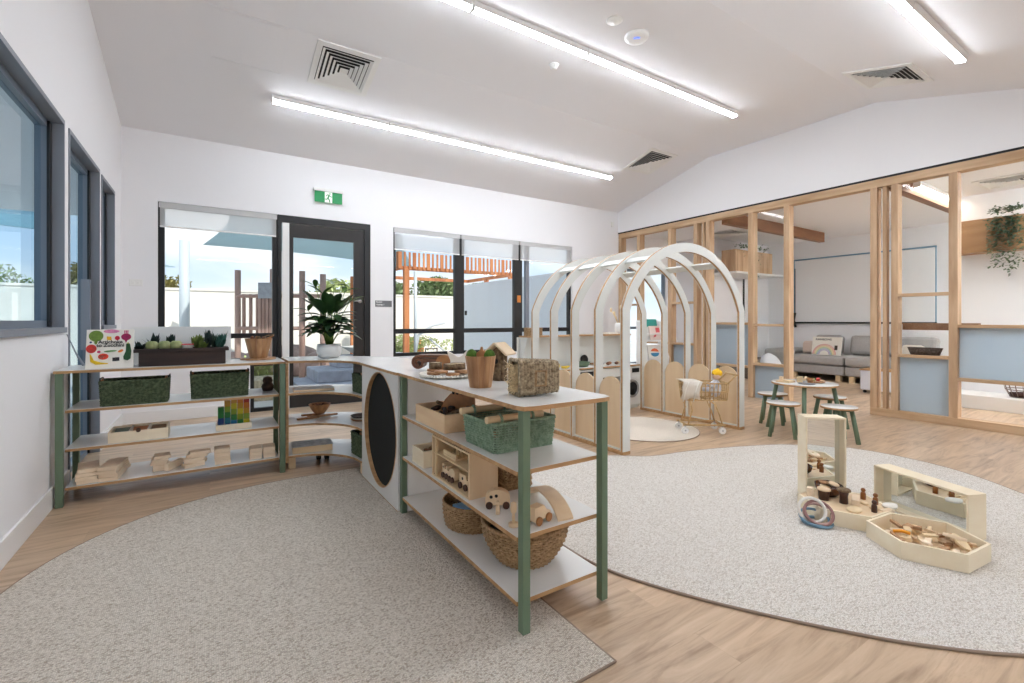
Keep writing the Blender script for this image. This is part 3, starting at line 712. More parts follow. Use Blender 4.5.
# ------------------------------------------------------------------ left unit contents
def green_basket(loc, w, d, h, label, rz=0, mt=None, hand='wire'):
    t = thing('wicker_basket',label,'basket',loc,rz,'green wicker baskets')
    weave(rrect(w,d,.012,44),h,11,h/26,None,.003,lambda s: .96+.04*s).build('woven_body',mt or gwick_m,t,local=True)
    for s in (-1,1):
        x = s*w/2
        MB().tube([(x,-d*.35,h),(x+s*.004,-d*.25,h+.022),(x+s*.004,d*.25,h+.022),(x,d*.35,h)],.004,6).build('handle',dark_m,t,local=True)
        MB().tube([(x-s*.01,-d*.45,h+.004),(x-s*.01,-d*.28,h+.018)],.008,7).build('handle_knob',tanw_m,t,local=True)
    return t
green_basket((-.42,4.06,.5935),.355,.20,.155,'dark green wicker basket on the second tier of the left shelf, nearer the wall')
green_basket((.065,4.10,.5935),.355,.20,.165,'dark green wicker basket on the second tier of the left shelf, under the slatted bucket')
# divided tray
t = thing('divided_tray','pale wooden tray split into three compartments holding flat cards','tray',(-.40,4.05,.3515))
m = MB().box(-.545,-.25,3.955,3.965,.3515,.421).box(-.545,-.25,4.16,4.17,.3515,.425).box(-.555,-.545,3.955,4.17,.3515,.425).box(-.25,-.24,3.955,4.17,.3515,.425).box(-.545,-.25,3.966,4.159,.3515,.357)
m.build('box',maple_m,t,bevel=.0015)
for x in (-.447,-.35): MB().box(x-.004,x+.004,3.966,4.159,.3575,.425).build('divider',cream_m,t)
MB().tube([(-.40,3.953,.421),(-.40,3.966,.421)],.013,16).build('finger_notch',darkint_m,t)
for i,(x,cc) in enumerate(((-.497,(120,140,130)),(-.40,(190,130,90)),(-.30,(150,120,90)))):
    tag(MB().cbox((x,4.06,.395),(.082,.15,.006),rx=.25).build('picture_card',mat('card%d'%i,cc,.6)),'small %s card lying in the %s compartment of the divided tray'%(('grey green','rust coloured','brown')[i],('left','middle','right')[i]),'card',group='cards in the divided tray')
# translucent cubes
cols = {'r':('red',(196,62,36)),'o':('orange',(226,132,40)),'a':('amber',(214,160,40)),'y':('yellow',(228,214,40)),'l':('lime green',(140,170,44)),'g':('green',(24,132,54)),'t':('teal',(20,120,140)),'b':('blue',(20,70,130)),'c':('sky blue',(40,130,180))}
cm = {k: mat('resin_'+k,tuple(int(c*.82) for c in v[1]),.12,trans=.2) for k,v in cols.items()}
tray = MB().box(.035,.262,3.985,3.993,.3515,.392).box(.035,.262,4.125,4.133,.3515,.392).box(.035,.043,3.993,4.125,.3515,.392).box(.254,.262,3.993,4.125,.3515,.392).box(.043,.254,3.993,4.125,.3515,.357)
tag(tray.build('block_tray',maple_m,bevel=.0015),'low pale wooden tray holding the rainbow coloured cubes','tray')
stacks = ['bbgg','btgla','cglya','glyao','ylaor']
on = ['first','second','third','fourth','fifth']
for i,s_ in enumerate(stacks):
    z = .3575
    for j,k in enumerate(s_):
        hgt = .0408
        if (i,j) in ((2,0),(3,0),(4,0)): hgt = .0612
        x = .067+i*.0405
        tag(MB().box(x-.0195,x+.0195,3.998,4.037,z,z+hgt-.0005).build('resin_cube',cm[k],bevel=.002),'translucent %s cube, %s from the bottom in the %s column of the cube tray'%(cols[k][0],on[j],on[i]),'block','translucent cubes in the low tray')
        z += hgt
# plank stacks on the bottom tier
def plank(x,y,z,w,d,h,rz,label): return tag(MB(M=T(x,y,z)@RZ(rz)).box(-w/2,w/2,-d/2,d/2,.0004,h-.0008).build('wooden_plank',beech_m,bevel=.0028),label,'plank','loose wooden planks on the bottom tier')
pos = ['lowest','second','third','fourth','topmost']
def stack(x,y,n,w,d,h,rz,name,jit=.009,twist=.07):
    for i in range(n):
        p = 'topmost' if i == n-1 else pos[i]
        plank(x+R.uniform(-jit,jit),y+R.uniform(-jit,jit),.1135+i*h,w,d,h,rz+R.uniform(-twist,twist),'pale wooden plank, %s of the %s'%(p,name))
stack(-.662,3.99+.07,4,.105,.22,.0235,.12,'stack nearest the left wall')
stack(-.535,3.99+.07,4,.10,.24,.0235,-.14,'second stack from the left wall')
stack(-.288,4.065,5,.092,.11,.0205,.05,'tall narrow stack in the middle of the bottom tier')
plank(-.213,4.06,.1135,.03,.16,.05,-.5,'pale plank leaning askew beside the tall narrow stack')
for i,(x,y,r) in enumerate(((-.10,4.03,.3),(-.085,4.04,-.2),(-.10,4.03,.25),(-.075,4.04,-.15),(-.06,4.03,.1))):
    plank(x,y,.1135+i*.0215,.125,.075,.0215,r,'pale wooden plank, %s of the untidy crisscross pile'%(('lowest','second','third','fourth','topmost')[i]))
stack(.077,4.03,4,.098,.12,.0275,.02,'neat tall stack left of the last two stacks',.003,.02)
stack(.288,4.03,3,.082,.12,.027,.03,'left one of the last two low stacks',.003,.03)
stack(.378,4.03,3,.082,.12,.027,-.03,'rightmost low stack beside the green leg',.003,.03)

# book with fruit and vegetables
tl = -.20
Mb = T(-.545,3.955,.8405) @ Matrix.Rotation(tl,4,'X')
t = thing('picture_book','square cream picture book with painted fruit and vegetables around its title, propped upright','book',(-.545,3.955,.8405))
MB(M=Mb).box(-.118,.118,0,.004,.0,.255).box(-.118,.118,.016,.02,.0,.255).box(-.12,-.117,.0,.02,0,.255).build('cover',cream_m,t)
MB(M=Mb).box(-.116,.114,.0045,.0155,.003,.252).build('pages',white_m,t)
def disc(x,z,rx,rz_,cc,nm,k=20,a=0):
    pts = [(rx*math.cos(2*PI*i/k),rz_*math.sin(2*PI*i/k)) for i in range(k)]
    MB(M=Mb@T(x,-.0012,z)@Matrix.Rotation(a,4,'Y')@FY).prism(pts,-.0012,.0008).build(nm,mat('print_'+nm+str(cc[0])+str(cc[1]),cc,.6,var=.18,vscale=60),t)
def poly(pts,cc,nm): MB(M=Mb@T(0,-.0012,0)@FY).prism(pts,-.0012,.0008).build(nm,mat('print_'+nm,cc,.6,var=.15,vscale=60),t)
disc(-.073,.213,.036,.036,(120,150,60),'artichoke_picture'); disc(-.073,.172,.008,.014,(130,160,60),'artichoke_stalk_picture')
disc(.003,.243,.040,.012,(240,150,190),'pink_radicchio_picture'); disc(-.008,.197,.018,.015,(240,180,40),'yellow_square_picture',4,PI/4)
disc(.033,.198,.013,.014,(214,30,60),'cherry_tomato_picture'); disc(.078,.205,.026,.023,(170,30,90),'beetroot_picture'); poly([(.070,.185),(.086,.185),(.078,.163)],(170,30,90),'beet_root_picture')
for x in (.070,.078,.086): poly([(x-.002,.225),(x+.002,.225),(x+.003,.248),(x-.003,.248)],(214,60,120),'beet_stalk_picture')
disc(-.094,.130,.026,.028,(220,60,50),'pomegranate_picture'); disc(-.057,.109,.009,.008,(220,40,110),'raspberry_picture'); disc(.0,.112,.033,.006,(110,160,90),'peapod_picture',20,-.08)
disc(.052,.112,.015,.008,(240,130,50),'orange_wedge_picture',20,-.5); disc(-.034,.078,.026,.020,(226,70,44),'prawn_picture'); disc(-.043,.077,.014,.009,(240,236,226),'prawn_gap_picture')
poly([(-.102,.095),(-.096,.095),(-.080,.055),(-.045,.040),(-.008,.034),(-.012,.028),(-.070,.026),(-.096,.045)],(246,206,30),'banana_picture')
poly([(.079,.160),(.098,.160),(.107,.110),(.104,.06),(.088,.048),(.068,.055),(.066,.075),(.078,.11)],(34,84,40),'zucchini_picture'); poly([(.083,.158),(.093,.158),(.091,.168),(.086,.168)],(200,200,50),'zucchini_tip_picture')
poly([(.012,.045),(.047,.047),(.046,.071),(.011,.069)],(24,22,30),'dark_label_picture'); disc(-.098,.172,.006,.006,(40,50,110),'blueberry_picture')
text('Artichoke',.030,Mb@T(.0,-.0035,.163)@FY,t,dark_m,'title_lettering',ext=.0008); text('to Zucchini',.030,Mb@T(.0,-.0035,.141)@FY,t,dark_m,'title_lettering',ext=.0008)
# leaning grey strip
tag(MB().tube([(-.80,4.22,1.06),(-.755,4.22,.93),(-.715,4.22,.846)],[.006,.012,.02],8,flat=.4).build('leaning_strip',steel_m),'tapered grey strip leaning on the left wall behind the vegetable book','strip')
# vegetable planter
t = thing('vegetable_trough','long dark stained wooden trough on the shelf top','planter',(-.155,4.05,.8405))
m = MB().box(-.40,.095,3.965,3.977,.8405,.935).box(-.40,.095,4.123,4.135,.8405,.935).box(-.40,-.388,3.977,4.123,.8405,.935).box(.083,.095,3.977,4.123,.8405,.935).box(-.388,.083,3.977,4.123,.8405,.85)
m.build('trough',stain_m,t,bevel=.002)
m = MB().ring([(-.425,3.948),(.115,3.948),(.115,4.15),(-.425,4.15)],[(-.388,3.977),(.083,3.977),(.083,4.123),(-.388,4.123)],.935,.958); m.build('rim',stain_m,t,bevel=.002)
MB().box(-.388,.083,3.977,4.123,.85,.945).build('soil',darkint_m,t)
def spiky(x,y,z,h,n,col,spread=.5,w=.012):
    m = MB()
    for i in range(n):
        a = R.random()*6.28; b = R.uniform(.1,spread); l = h*R.uniform(.6,1)
        d = Vector((math.cos(a)*math.sin(b),math.sin(a)*math.sin(b),math.cos(b))); q = Vector((-math.sin(a),math.cos(a),0))*w
        p = Vector((x,y,z)); m.add([p-q*.3,p+d*l*.5-q,p+d*l,p+d*l*.5+q,p+q*.3,p+d*l*.5+Vector((0,0,.004))],[(0,1,5),(1,2,5),(2,3,5),(3,4,5),(4,0,5)],smooth=False)
    return m
dkl = mat('dark_teal_leaf',(40,62,58),.6,var=.3,vscale=20); dgl = mat('conifer_green',(72,100,80),.7,var=.35,vscale=30); ybl = mat('olive_green_leaf',(128,150,72),.6,var=.25,vscale=30); blg = mat('blue_green_leaf',(60,110,96),.7,var=.3,vscale=30)
cab = mat('pale_cabbage',(176,180,130),.7,rgb2=(136,146,92),vscale=25,bump=.5)
for x,l in ((-.335,'leftmost of the three pale round cabbages in the dark trough'),(-.265,'middle one of the three pale round cabbages in the dark trough'),(-.20,'rightmost of the three pale round cabbages in the dark trough')):
    t = thing('toy_cabbage',l,'toy vegetable',(x,4.03,.9455),0,'toy cabbages in the trough'); m = MB()
    for k in range(7):
        a = k*.9; m.ball((.012*math.cos(a),.012*math.sin(a),.032),(.027,.026,.031),10)
    m.build('head',cab,t,local=True)
for x,y,h,n,c_,sp,w,l in ((-.40,4.02,.075,16,dkl,1.2,.018,'low dark teal leafy tuft at the left end of the dark trough'),(-.325,4.095,.13,20,dkl,.75,.020,'tall dark teal leafy tuft behind the left cabbage'),(-.235,4.095,.125,18,dkl,.55,.018,'dark upright leafy tuft behind the middle cabbage'),
    (-.075,4.07,.115,34,ybl,.6,.026,'olive green bushy tuft right of the red trimmed toy'),(-.045,4.02,.07,22,ybl,.8,.022,'low olive green tuft in front of the bushy one'),(-.01,4.04,.15,22,dkl,.25,.022,'tallest dark pointed conifer in the trough'),(.025,4.05,.12,22,dgl,.28,.022,'grey green pointed conifer right of the tallest one'),
    (.055,4.02,.10,20,blg,.4,.02,'short blue green tuft near the right end of the trough'),(.07,4.08,.135,26,blg,.4,.024,'blue green pointed conifer at the right end of the trough')):
    t = thing('toy_plant',l,'toy plant',(x,y,.9455),0,'toy plants in the trough'); spiky(0,0,.0,h,n,None,sp,w).build('leaves',c_,t,local=True); MB().lathe([(0,0),(.006,0),(.005,h*.4),(0,h*.42)],n=8).build('stem',c_,t,local=True)
t = thing('toy_roof_piece','small cream toy with a red rim between the cabbages and the bushy tuft','toy',(-.135,4.03,.9455))
MB().lathe([(0,0),(.03,0),(.032,.03),(.034,.036),(0,.03)],n=20).build('bowl',cream_m,t,local=True); MB().tube([(.035*math.cos(a),.035*math.sin(a),.036) for a in [2*PI*k/24 for k in range(24)]],.004,6,closed=True).build('rim',mat('toy_red',(190,50,56),.5),t,local=True)
t = thing('backing_board','wide off white board standing behind the dark vegetable trough','board',(-.12,4.2,.8405))
MB().cbox((-.165,4.20,.973),(.60,.006,.264)).build('panel',white_m,t); MB()
# slatted bucket on round board
t = thing('round_board','round wooden board under the slatted bucket','board',(.325,4.24,.8405)); MB().lathe([(0,0),(.125,0),(.128,.004),(.125,.012),(0,.012)],c=(.325,4.24,.8405),n=36).build('disc',acacia_m,t)
def bucket(x,y,z,r0,r1,h,label,n=14):
    t = thing('slatted_bucket',label,'bucket',(x,y,z),0,'slatted wooden buckets')
    for k in range(n):
        a0 = 2*PI*k/n; a1 = 2*PI*(k+.96)/n; q = []
        for r,zz in ((r0,0),(r1,h)):
            for rr in (r,r-.006): q += [(rr*math.cos(a0),rr*math.sin(a0),zz),(rr*math.cos(a1),rr*math.sin(a1),zz)]
        MB().add(q,[(0,1,5,4),(3,2,6,7),(0,4,6,2),(1,3,7,5),(4,5,7,6),(0,2,3,1)]).build('slat',acacia_m,t,local=True)
    MB().lathe([(0,.002),(r0-.006,.002),(r0-.006,.01),(0,.01)],n=24).build('base',acacia_m,t,local=True)
    return t
bucket(.325,4.22,.853,.062,.098,.155,'slatted wooden bucket of cones and twigs on the round board')
for i,(dx,dy,s,c_) in enumerate(((-.045,-.01,.032,redwood_m),(-.01,.03,.03,tanw_m),(.035,.02,.028,redwood_m),(.06,-.015,.02,mat('red_brown_seed',(130,60,50),.6)),(0,-.03,.03,bark_m))):
    m = MB()
    for j in range(6): m.lathe([(0,0),(s*(1-j*.12),0),(s*(.8-j*.12),s*.25),(0,s*.25)],n=9,M=T(.325+dx,4.22+dy,.985+j*s*.22))
    tag(m.build('pine_cone',c_),'%s seed cone heaped in the slatted bucket, %s'%(('brown','tan','reddish','small red','grey bark')[i],('at the left','at the back','at the right','at the far right','in front')[i]),'cone','cones in the slatted bucket')
tag(MB().tube([(.33,4.22,.99),(.39,4.25,1.03),(.44,4.26,1.035)],[.008,.006,.004],6).build('twig',bark_m),'thin forked twig sticking out of the slatted bucket to the right','twig')
tag(MB().tube([(.34,4.19,.99),(.40,4.20,1.015),(.43,4.18,1.03)],[.007,.006,.004],6).build('twig',tanw_m),'pale short twig lying across the slatted bucket rim','twig')

# plant on the corner
def leaf(m, base, d, up, L_, w, curl=.5, k=6):
    d = d.normalized(); side = d.cross(Vector((0,0,1)))
    side = side.normalized() if side.length > 1e-3 else Vector((1,0,0))
    rows = []
    for i in range(k+1):
        s = i/k; p = base + d*(L_*s) + Vector((0,0,up*L_*s - curl*L_*s*s)); ww = w*math.sin(PI*min(1,s*.92+.06))**.8
        rows += [p-side*ww+Vector((0,0,ww*.25)), p, p+side*ww+Vector((0,0,ww*.25))]
    f = []
    for i in range(k):
        for j in (0,1): a = i*3+j; f.append((a,a+1,a+4,a+3))
    m.add(rows,f,smooth=True)
PB = Vector((.84,4.13,.8405))
t = thing('potted_plant','leafy green plant in a round white pot on the corner shelf','plant',PB)
MB().lathe([(0,0),(.07,0),(.088,.012),(.098,.045),(.098,.085),(.092,.112),(.086,.112),(.086,.08),(0,.08)],n=40,c=PB).build('pot',ceramic_m,t)
MB().lathe([(0,.081),(.085,.081),(.084,.098),(0,.1)],n=24,c=PB).build('soil',darkint_m,t)
m = MB(); st = MB()
R2 = random.Random(3)
for i in range(84):
    a = i*2.399; lv = i/84
    hgt = .13+.28*lv**1.1+R2.uniform(-.02,.02); rad = .04+.04*R2.random()
    b = PB+Vector((math.cos(a)*rad,math.sin(a)*rad,.10+hgt*.75))
    st.tube([PB+Vector((math.cos(a)*.02,math.sin(a)*.02,.09)),PB+Vector((math.cos(a)*rad*.6,math.sin(a)*rad*.6,.09+hgt*.5)),b],.003,5)
    up = R2.uniform(.05,.45)+(.9 if lv > .75 else 0); L_ = R2.uniform(.15,.225)*(1-.15*lv)
    leaf(m,b,Vector((math.cos(a),math.sin(a),0)),up,L_,.040,R2.uniform(.15,.5))
m2 = MB()
for a,h,o in ((2.6,.50,.14),(3.4,.44,.07),(.1,.52,.05),(-.5,.46,.16),(-.6,.38,.22),(-.2,.36,.19),(2.9,.30,.2),(-2.4,.34,.1)):
    b = PB+Vector((math.cos(a)*o*.8,math.sin(a)*o*.8,.09+h)); st.tube([PB+Vector((0,0,.09)),PB+Vector((math.cos(a)*o*.4,math.sin(a)*o*.4,.09+h*.6)),b],.003,5)
    leaf(m2,b,Vector((math.cos(a),math.sin(a),0)),R2.uniform(.2,1.1),.13,.026,.3); leaf(m2,b,Vector((math.cos(a+1.9),math.sin(a+1.9),0)),.7,.11,.022,.2)
m.build('foliage',leaf_m,t); st.build('stems',leafl_m,t); m2.build('upper_leaves',mat('mid_green_leaf',(82,116,50),.4,rgb2=(50,84,36),vscale=10),t)
# corner unit contents
t = thing('open_picture_book','pale picture board with a thin plywood edge on the second tier of the corner shelf','book',(.71,4.0,.5935)); MB().cbox((.70,4.03,.6015),(.30,.19,.015),rz=-.12).build('block',plyface_m,t,bevel=.002); MB().cbox((.70,4.03,.6105),(.29,.18,.002),rz=-.12).build('picture',mat('grey_white_print',(206,206,206),.5,rgb2=(160,158,154),vscale=25),t)
green_basket((1.06,3.68,.5935),.22,.22,.135,'small green wicker basket on the second tier of the corner shelf beside the felt cabinet',.1)
t = thing('serving_board','irregular acacia board under the wooden bowl','board',(.75,4.12,.3515))
for i,(x,y,w,d,r) in enumerate(((.67,4.09,.17,.035,.1),(.76,4.13,.18,.04,-.1),(.82,4.09,.16,.03,.15),(.70,4.16,.14,.035,0))): MB().cbox((x,y,.3515+.007+i*.0042),(w,d,.013),rz=r).build('slab',acacia_m,t,bevel=.003)
t = thing('wooden_bowl','round brown wooden bowl of pods on the third tier of the corner shelf','bowl',(.765,4.13,.378)); MB().lathe([(0,0),(.035,0),(.06,.03),(.082,.07),(.085,.08),(.078,.08),(.055,.035),(0,.012)],n=36,c=(.765,4.13,.3785)).build('body',acacia_m,t)
for i in range(9):
    a = i*.7; tag(MB().ball((.765+.045*math.cos(a)*(i>0),4.13+.045*math.sin(a)*(i>0),.448),(.017,.012,.012),6).build('seed_pod',[redwood_m,bark_m,tanw_m][i%3]),'small %s seed pod heaped in the round wooden bowl'%('reddish','grey','tan')[i%3],'seed pod','seed pods in the wooden bowl')
for i in range(3): tag(MB().lathe([(0,0),(.075,0),(.09,.012),(.086,.012),(.07,.004),(0,.004)],n=32,c=(1.03,3.82,.3515+i*.013)).build('plate',[tanw_m,cream_m,stain_m][i]),'%s plate, %s in the plate stack on the corner shelf'%(('brown','cream','dark')[i],('lowest','middle one','topmost')[i]),'plate','stacked plates')
t = thing('activity_board','flat plywood box with a grey printed lid on the corner shelf bottom tier','box',(.70,4.06,.1135)); MB().cbox((.69,4.04,.139),(.29,.20,.05),rz=-.10).build('box',pine_m,t,bevel=.002); MB().cbox((.69,4.04,.1653),(.30,.21,.0018),rz=-.10).build('lid_print',mat('grey_blue_print',(186,190,194),.5,rgb2=(130,136,140),vscale=22),t)
green_basket((1.05,3.67,.1135),.22,.22,.165,'green wicker basket on the bottom tier of the corner shelf beside the felt cabinet',.1)
# toy seen through the low glazing
tag(MB().lathe([(0,0),(.035,0),(.045,.035),(.036,.055),(.030,.06),(.036,.08),(.03,.105),(0,.115)],c=(.385,4.18,.5935)).build('dark_fleece_toy',darkint_m),'small dark fleecy toy on the second tier beside the right green leg','toy')

# ------------------------------------------------------------------ display shelf: top
t = thing('wood_scroll','carved brown wooden scroll roll on the cabinet top','ornament',(1.16,2.84,.8405))
m = MB(M=T(1.165,2.735,.8405)@RZ(-.62))
for k,(cxx,sg_) in enumerate(((0,1),)):
    pts = []
    for i in range(60):
        s = i/59; a = PI*.5+s*3.0*PI; r = .040-.028*s; pts.append((-.07+r*math.cos(a),.049+r*math.sin(a)))
    pts = [(.08,.089)]+pts
    for i in range(len(pts)-1):
        (xa,za),(xb,zb) = pts[i],pts[i+1]; dx,dz = xb-xa,zb-za; l = math.hypot(dx,dz) or 1; nx,nz = -dz/l*.008,dx/l*.008
        m.add([(xa-nx,-.05,za-nz),(xb-nx,-.05,zb-nz),(xb+nx,-.05,zb+nz),(xa+nx,-.05,za+nz),(xa-nx,.05,za-nz),(xb-nx,.05,zb-nz),(xb+nx,.05,zb+nz),(xa+nx,.05,za+nz)],[(0,1,2,3),(7,6,5,4),(0,4,5,1),(3,2,6,7),(0,3,7,4),(1,5,6,2)])
m.build('spiral',redwood_m,t)
m = MB(M=T(1.165,2.735,.8405)@RZ(-.62)); m.tube([(.085,-.052,.048),(.085,.052,.048)],.048,24); m.build('roll',tanw_m,t); 
m = MB(M=T(1.165,2.735,.8405)@RZ(-.62)); m.box(-.05,.05,-.045,.045,.052,.075).build('slab',redwood_m,t)
t = thing('star_cushion','small cream fabric star shaped cushion leaning behind the bark slices','cushion',(1.27,2.64,.8405))
Mb = T(1.285,2.60,.8405)@RZ(-.63)@Matrix.Rotation(-.12,4,'X')@Matrix.Diagonal((.8,1,.95,1))
sp = [(-.055,0),(.055,0),(.062,.05),(.075,.135),(.035,.10),(0,.088),(-.035,.105),(-.085,.125),(-.058,.06)]
sp = [(p.x,p.y) for p in loop([(a,b,0) for a,b in sp],4)]
MB(M=Mb@FY).prism(sp,-.022,.022).build('body',fabl_m,t,bevel=.012)
t = thing('beaded_plate','round cream plate with a beaded rim holding wood slices','plate',(1.13,2.43,.8405))
pc = Vector((1.115,2.37,.8405)); MB().lathe([(0,0),(.12,0),(.155,.010),(.158,.014),(.15,.014),(.12,.005),(0,.005)],n=48,c=pc).build('dish',cream_m,t)
m = MB()
for k in range(52): a = 2*PI*k/52; m.ball((pc.x+.158*math.cos(a),pc.y+.158*math.sin(a),pc.z+.014),.0075,5)
m.build('beads',cream_m,t)
for k in range(9):
    a = 2*PI*k/9+.3; tag(MB().lathe([(0,0),(.036,0),(.037,.012),(0,.012)],n=14,c=(pc.x+.09*math.cos(a),pc.y+.09*math.sin(a),pc.z+.0145+.0001*k+(k%2)*.0125)).build('wood_slice',acacia_m),'thin reddish round wood slice lying in the ring on the beaded plate','wood slice','thin slices on the beaded plate')
for x,y,r,h,l,z in ((-.055,.03,.036,.035,'left bark edged log slice standing on the thin slices',.0),(-.01,-.03,.042,.03,'middle bark edged log slice standing on the thin slices',.0),(.06,.015,.042,.032,'right bark edged log slice standing on the thin slices',.0)):
    a = Vector((x*.84-y*.3, -x*.54+y,0)); t = thing('log_slice',l,'wood slice',(pc.x+a.x,pc.y+a.y,pc.z+.041),0,'thick bark slices on the beaded plate')
    MB().lathe([(0,0),(r,0),(r*1.03,h*.5),(r,h),(r-.004,h)],n=20).build('bark_ring',bark_m,t,local=True); MB().lathe([(0,h-.002),(r-.003,h-.002),(0,h+.001)],n=20).build('cut_face',plyface_m,t,local=True)
bucket(1.062,1.915,.8405,.052,.072,.145,'slatted wooden bucket with two green fuzzy balls near the end of the shelf top')
MB
tag(MB().ball((1.025,1.935,.985),(.026,.026,.032),12).build('moss_ball',moss_m),'green fuzzy ball at the left of the slatted bucket','moss ball','moss balls in the bucket')
tag(MB().ball((1.095,1.89,.985),(.028,.026,.030),12).build('moss_ball',moss_m),'green fuzzy ball at the right of the slatted bucket','moss ball','moss balls in the bucket')
m = MB(M=T(1.065,1.91,.86)@RZ(-.6)); m.prism([(-.022,0),(.022,0),(.024,.135),(.018,.15),(.008,.150),(.004,.168),(-.004,.168),(-.010,.148),(-.024,.14)],-.012,.012,M=FY)
tag(m.build('carved_piece',tanw_m,bevel=.003),'notched brown wooden piece standing upright between the two moss balls','wood piece')
MB().lathe([(0,0),(.058,0),(.06,.02),(0,.02)],c=(1.062,1.915,.93)).build('moss_bed',darkint_m,[o for o in C.objects if o.name.startswith('slatted_bucket')][-1])
# bird house
Mb = T(1.262,2.075,.8405)@RZ(-1.0)
t = thing('bird_house','little bark sided log house with a pitched plywood roof','bird house',(1.262,2.075,.8405),0)
m = MB(M=Mb)
for k in range(11):
    a = 2*PI*k/11; m.tube([(.032*math.cos(a),.032*math.sin(a),0.0),(.032*math.cos(a)*R.uniform(.95,1.08),.032*math.sin(a),.07),(.031*math.cos(a),.031*math.sin(a),.150)],.0105,7)
m.lathe([(0,0),(.034,0),(.034,.15),(0,.15)]); m.build('bark_body',bark_m,t)
m = MB(M=Mb@T(0,0,.182)); 
m.cbox((-.034,0,-.018),(.088,.125,.010),ry=-.72); m.cbox((.034,0,-.018),(.088,.125,.010),ry=.72); m.build('roof',plyface_m,t,bevel=.001)
MB(M=Mb).prism([(-.036,.145),(.036,.145),(0,.176)],-.03,.03,M=FY).build('gable',bark_m,t)
MB(M=Mb).tube([(0,-.044,.10),(0,-.030,.10)],.012,12).build('entrance_hole',dark_m,t)
# straw basket on its side
Mb = T(1.145,1.60,.8405+.0035)@RZ(-.22)
t = thing('straw_filled_basket','rectangular seagrass basket lying on its side, full of straw, near the shelf end','basket',(1.14,1.595,.8405),0)
Ms = Mb@T(-.085,0,.0725)@Matrix.Rotation(PI/2,4,'Y')    # axis of the basket along X, mouth to -X
w_,d_ = .138,.118
weave(rrect(w_,d_,.01,26),.175,14,.0058,Mb@T(.09,0,.0725)@Matrix.Rotation(-PI/2,4,'Y'),.0028,lambda s: .86+.14*s).build('woven_body',seagrass_m,t)
m = MB(M=Mb); m.tube([(-.02,-d_/2-.002,.04),(-.02,-d_/2-.006,.10),(.025,-d_/2-.006,.10),(.025,-d_/2-.002,.04)],.006,6,closed=True); m.build('handle_ring',willow_m,t)
m = MB(M=Mb)
for i in range(420):
    p = Vector((R.uniform(-.108,-.06),R.uniform(-.046,.046),R.uniform(.015,.125))); a = R.random()*6.28; b = R.uniform(-1,1); l = R.uniform(.012,.028)
    d = Vector((math.cos(a)*math.cos(b),math.sin(a)*math.cos(b),math.sin(b)))*l; q = Vector((R.uniform(-1,1),R.uniform(-1,1),R.uniform(-1,1)))*.008
    m.tube([p,p+d*.5+q,p+d],.0017,3)
tag(m.build('straw_filling',straw_m,t),kind='stuff')

# ------------------------------------------------------------------ display shelf: tiers
def crate(x,y,z,w,d,h,label,mt,rz=0,th=.009):
    t = thing('wooden_crate',label,'crate',(x,y,z),rz)
    for nm,a in (('side',(-w/2,w/2,-d/2,-d/2+th)),('side',(-w/2,w/2,d/2-th,d/2)),('end',(-w/2,-w/2+th,-d/2+th,d/2-th)),('end',(w/2-th,w/2,-d/2+th,d/2-th))):
        MB().box(*a,.0005,h).build(nm,mt,t,local=True,bevel=.0015)
    MB().box(-w/2+th,w/2-th,-d/2+th,d/2-th,.0005,.006).build('bottom',darkint_m,t,local=True)
    return t
crate(1.10,2.295,.5935,.27,.385,.092,'scorched pine crate of dark wooden pieces on the upper tier','' or burnt_m)
for i in range(26):
    x = 1.10+R.uniform(-.09,.09); y = 2.295+R.uniform(-.15,.15); z = .630+R.uniform(0,.055); a = R.random()*6.28; l = R.uniform(.03,.06)
    p = Vector((x,y,z)); d = Vector((math.cos(a),math.sin(a),R.uniform(-.3,.5)))*l
    tag(MB().tube([p-d,p-d*.2,p+d],[.011,.014,.009],7).build('log_piece',[darkint_m,bark_m,stain_m,redwood_m][i%4]),'small %s log piece heaped in the scorched pine crate'%('dark brown','grey bark','near black','reddish')[i%4],'log piece','log pieces in the scorched crate')
t = thing('slotted_block','tan curved wood piece with dark round notches sticking up from the scorched crate','wood piece',(1.12,2.27,.637))
m = MB(M=T(1.12,2.27,.637)@RZ(-1.0)); m.prism([(-.10,0),(.10,0),(.10,.105),(.06,.125),(0,.13),(-.04,.12),(-.075,.085),(-.10,.04)],-.014,.014,M=FY); m.build('plate',redwood_m if False else tanw_m,t,bevel=.003)
m = MB(M=T(1.12,2.27,.637)@RZ(-1.0))
for k in range(5): m.ball((-.02+k*.025,-.012,.128),(.009,.01,.012),6)
m.build('dark_knobs',dark_m,t)
crate(1.06,2.455,.3515,.19,.165,.092,'small pale crate of bark pieces on the middle tier beside the white end panel',maple_m)
for i in range(9):
    p = Vector((1.06+R.uniform(-.055,.055),2.455+R.uniform(-.05,.05),.385+R.uniform(0,.05))); d = Vector((R.uniform(-1,1),R.uniform(-1,1),R.uniform(-.2,.6))).normalized()*.028
    tag(MB().tube([p-d,p+d],.014,7).build('log_piece',[bark_m,darkint_m,redwood_m][i%3]),'short %s log piece in the small pale crate'%('grey bark','dark','reddish')[i%3],'log piece','log pieces in the small pale crate')
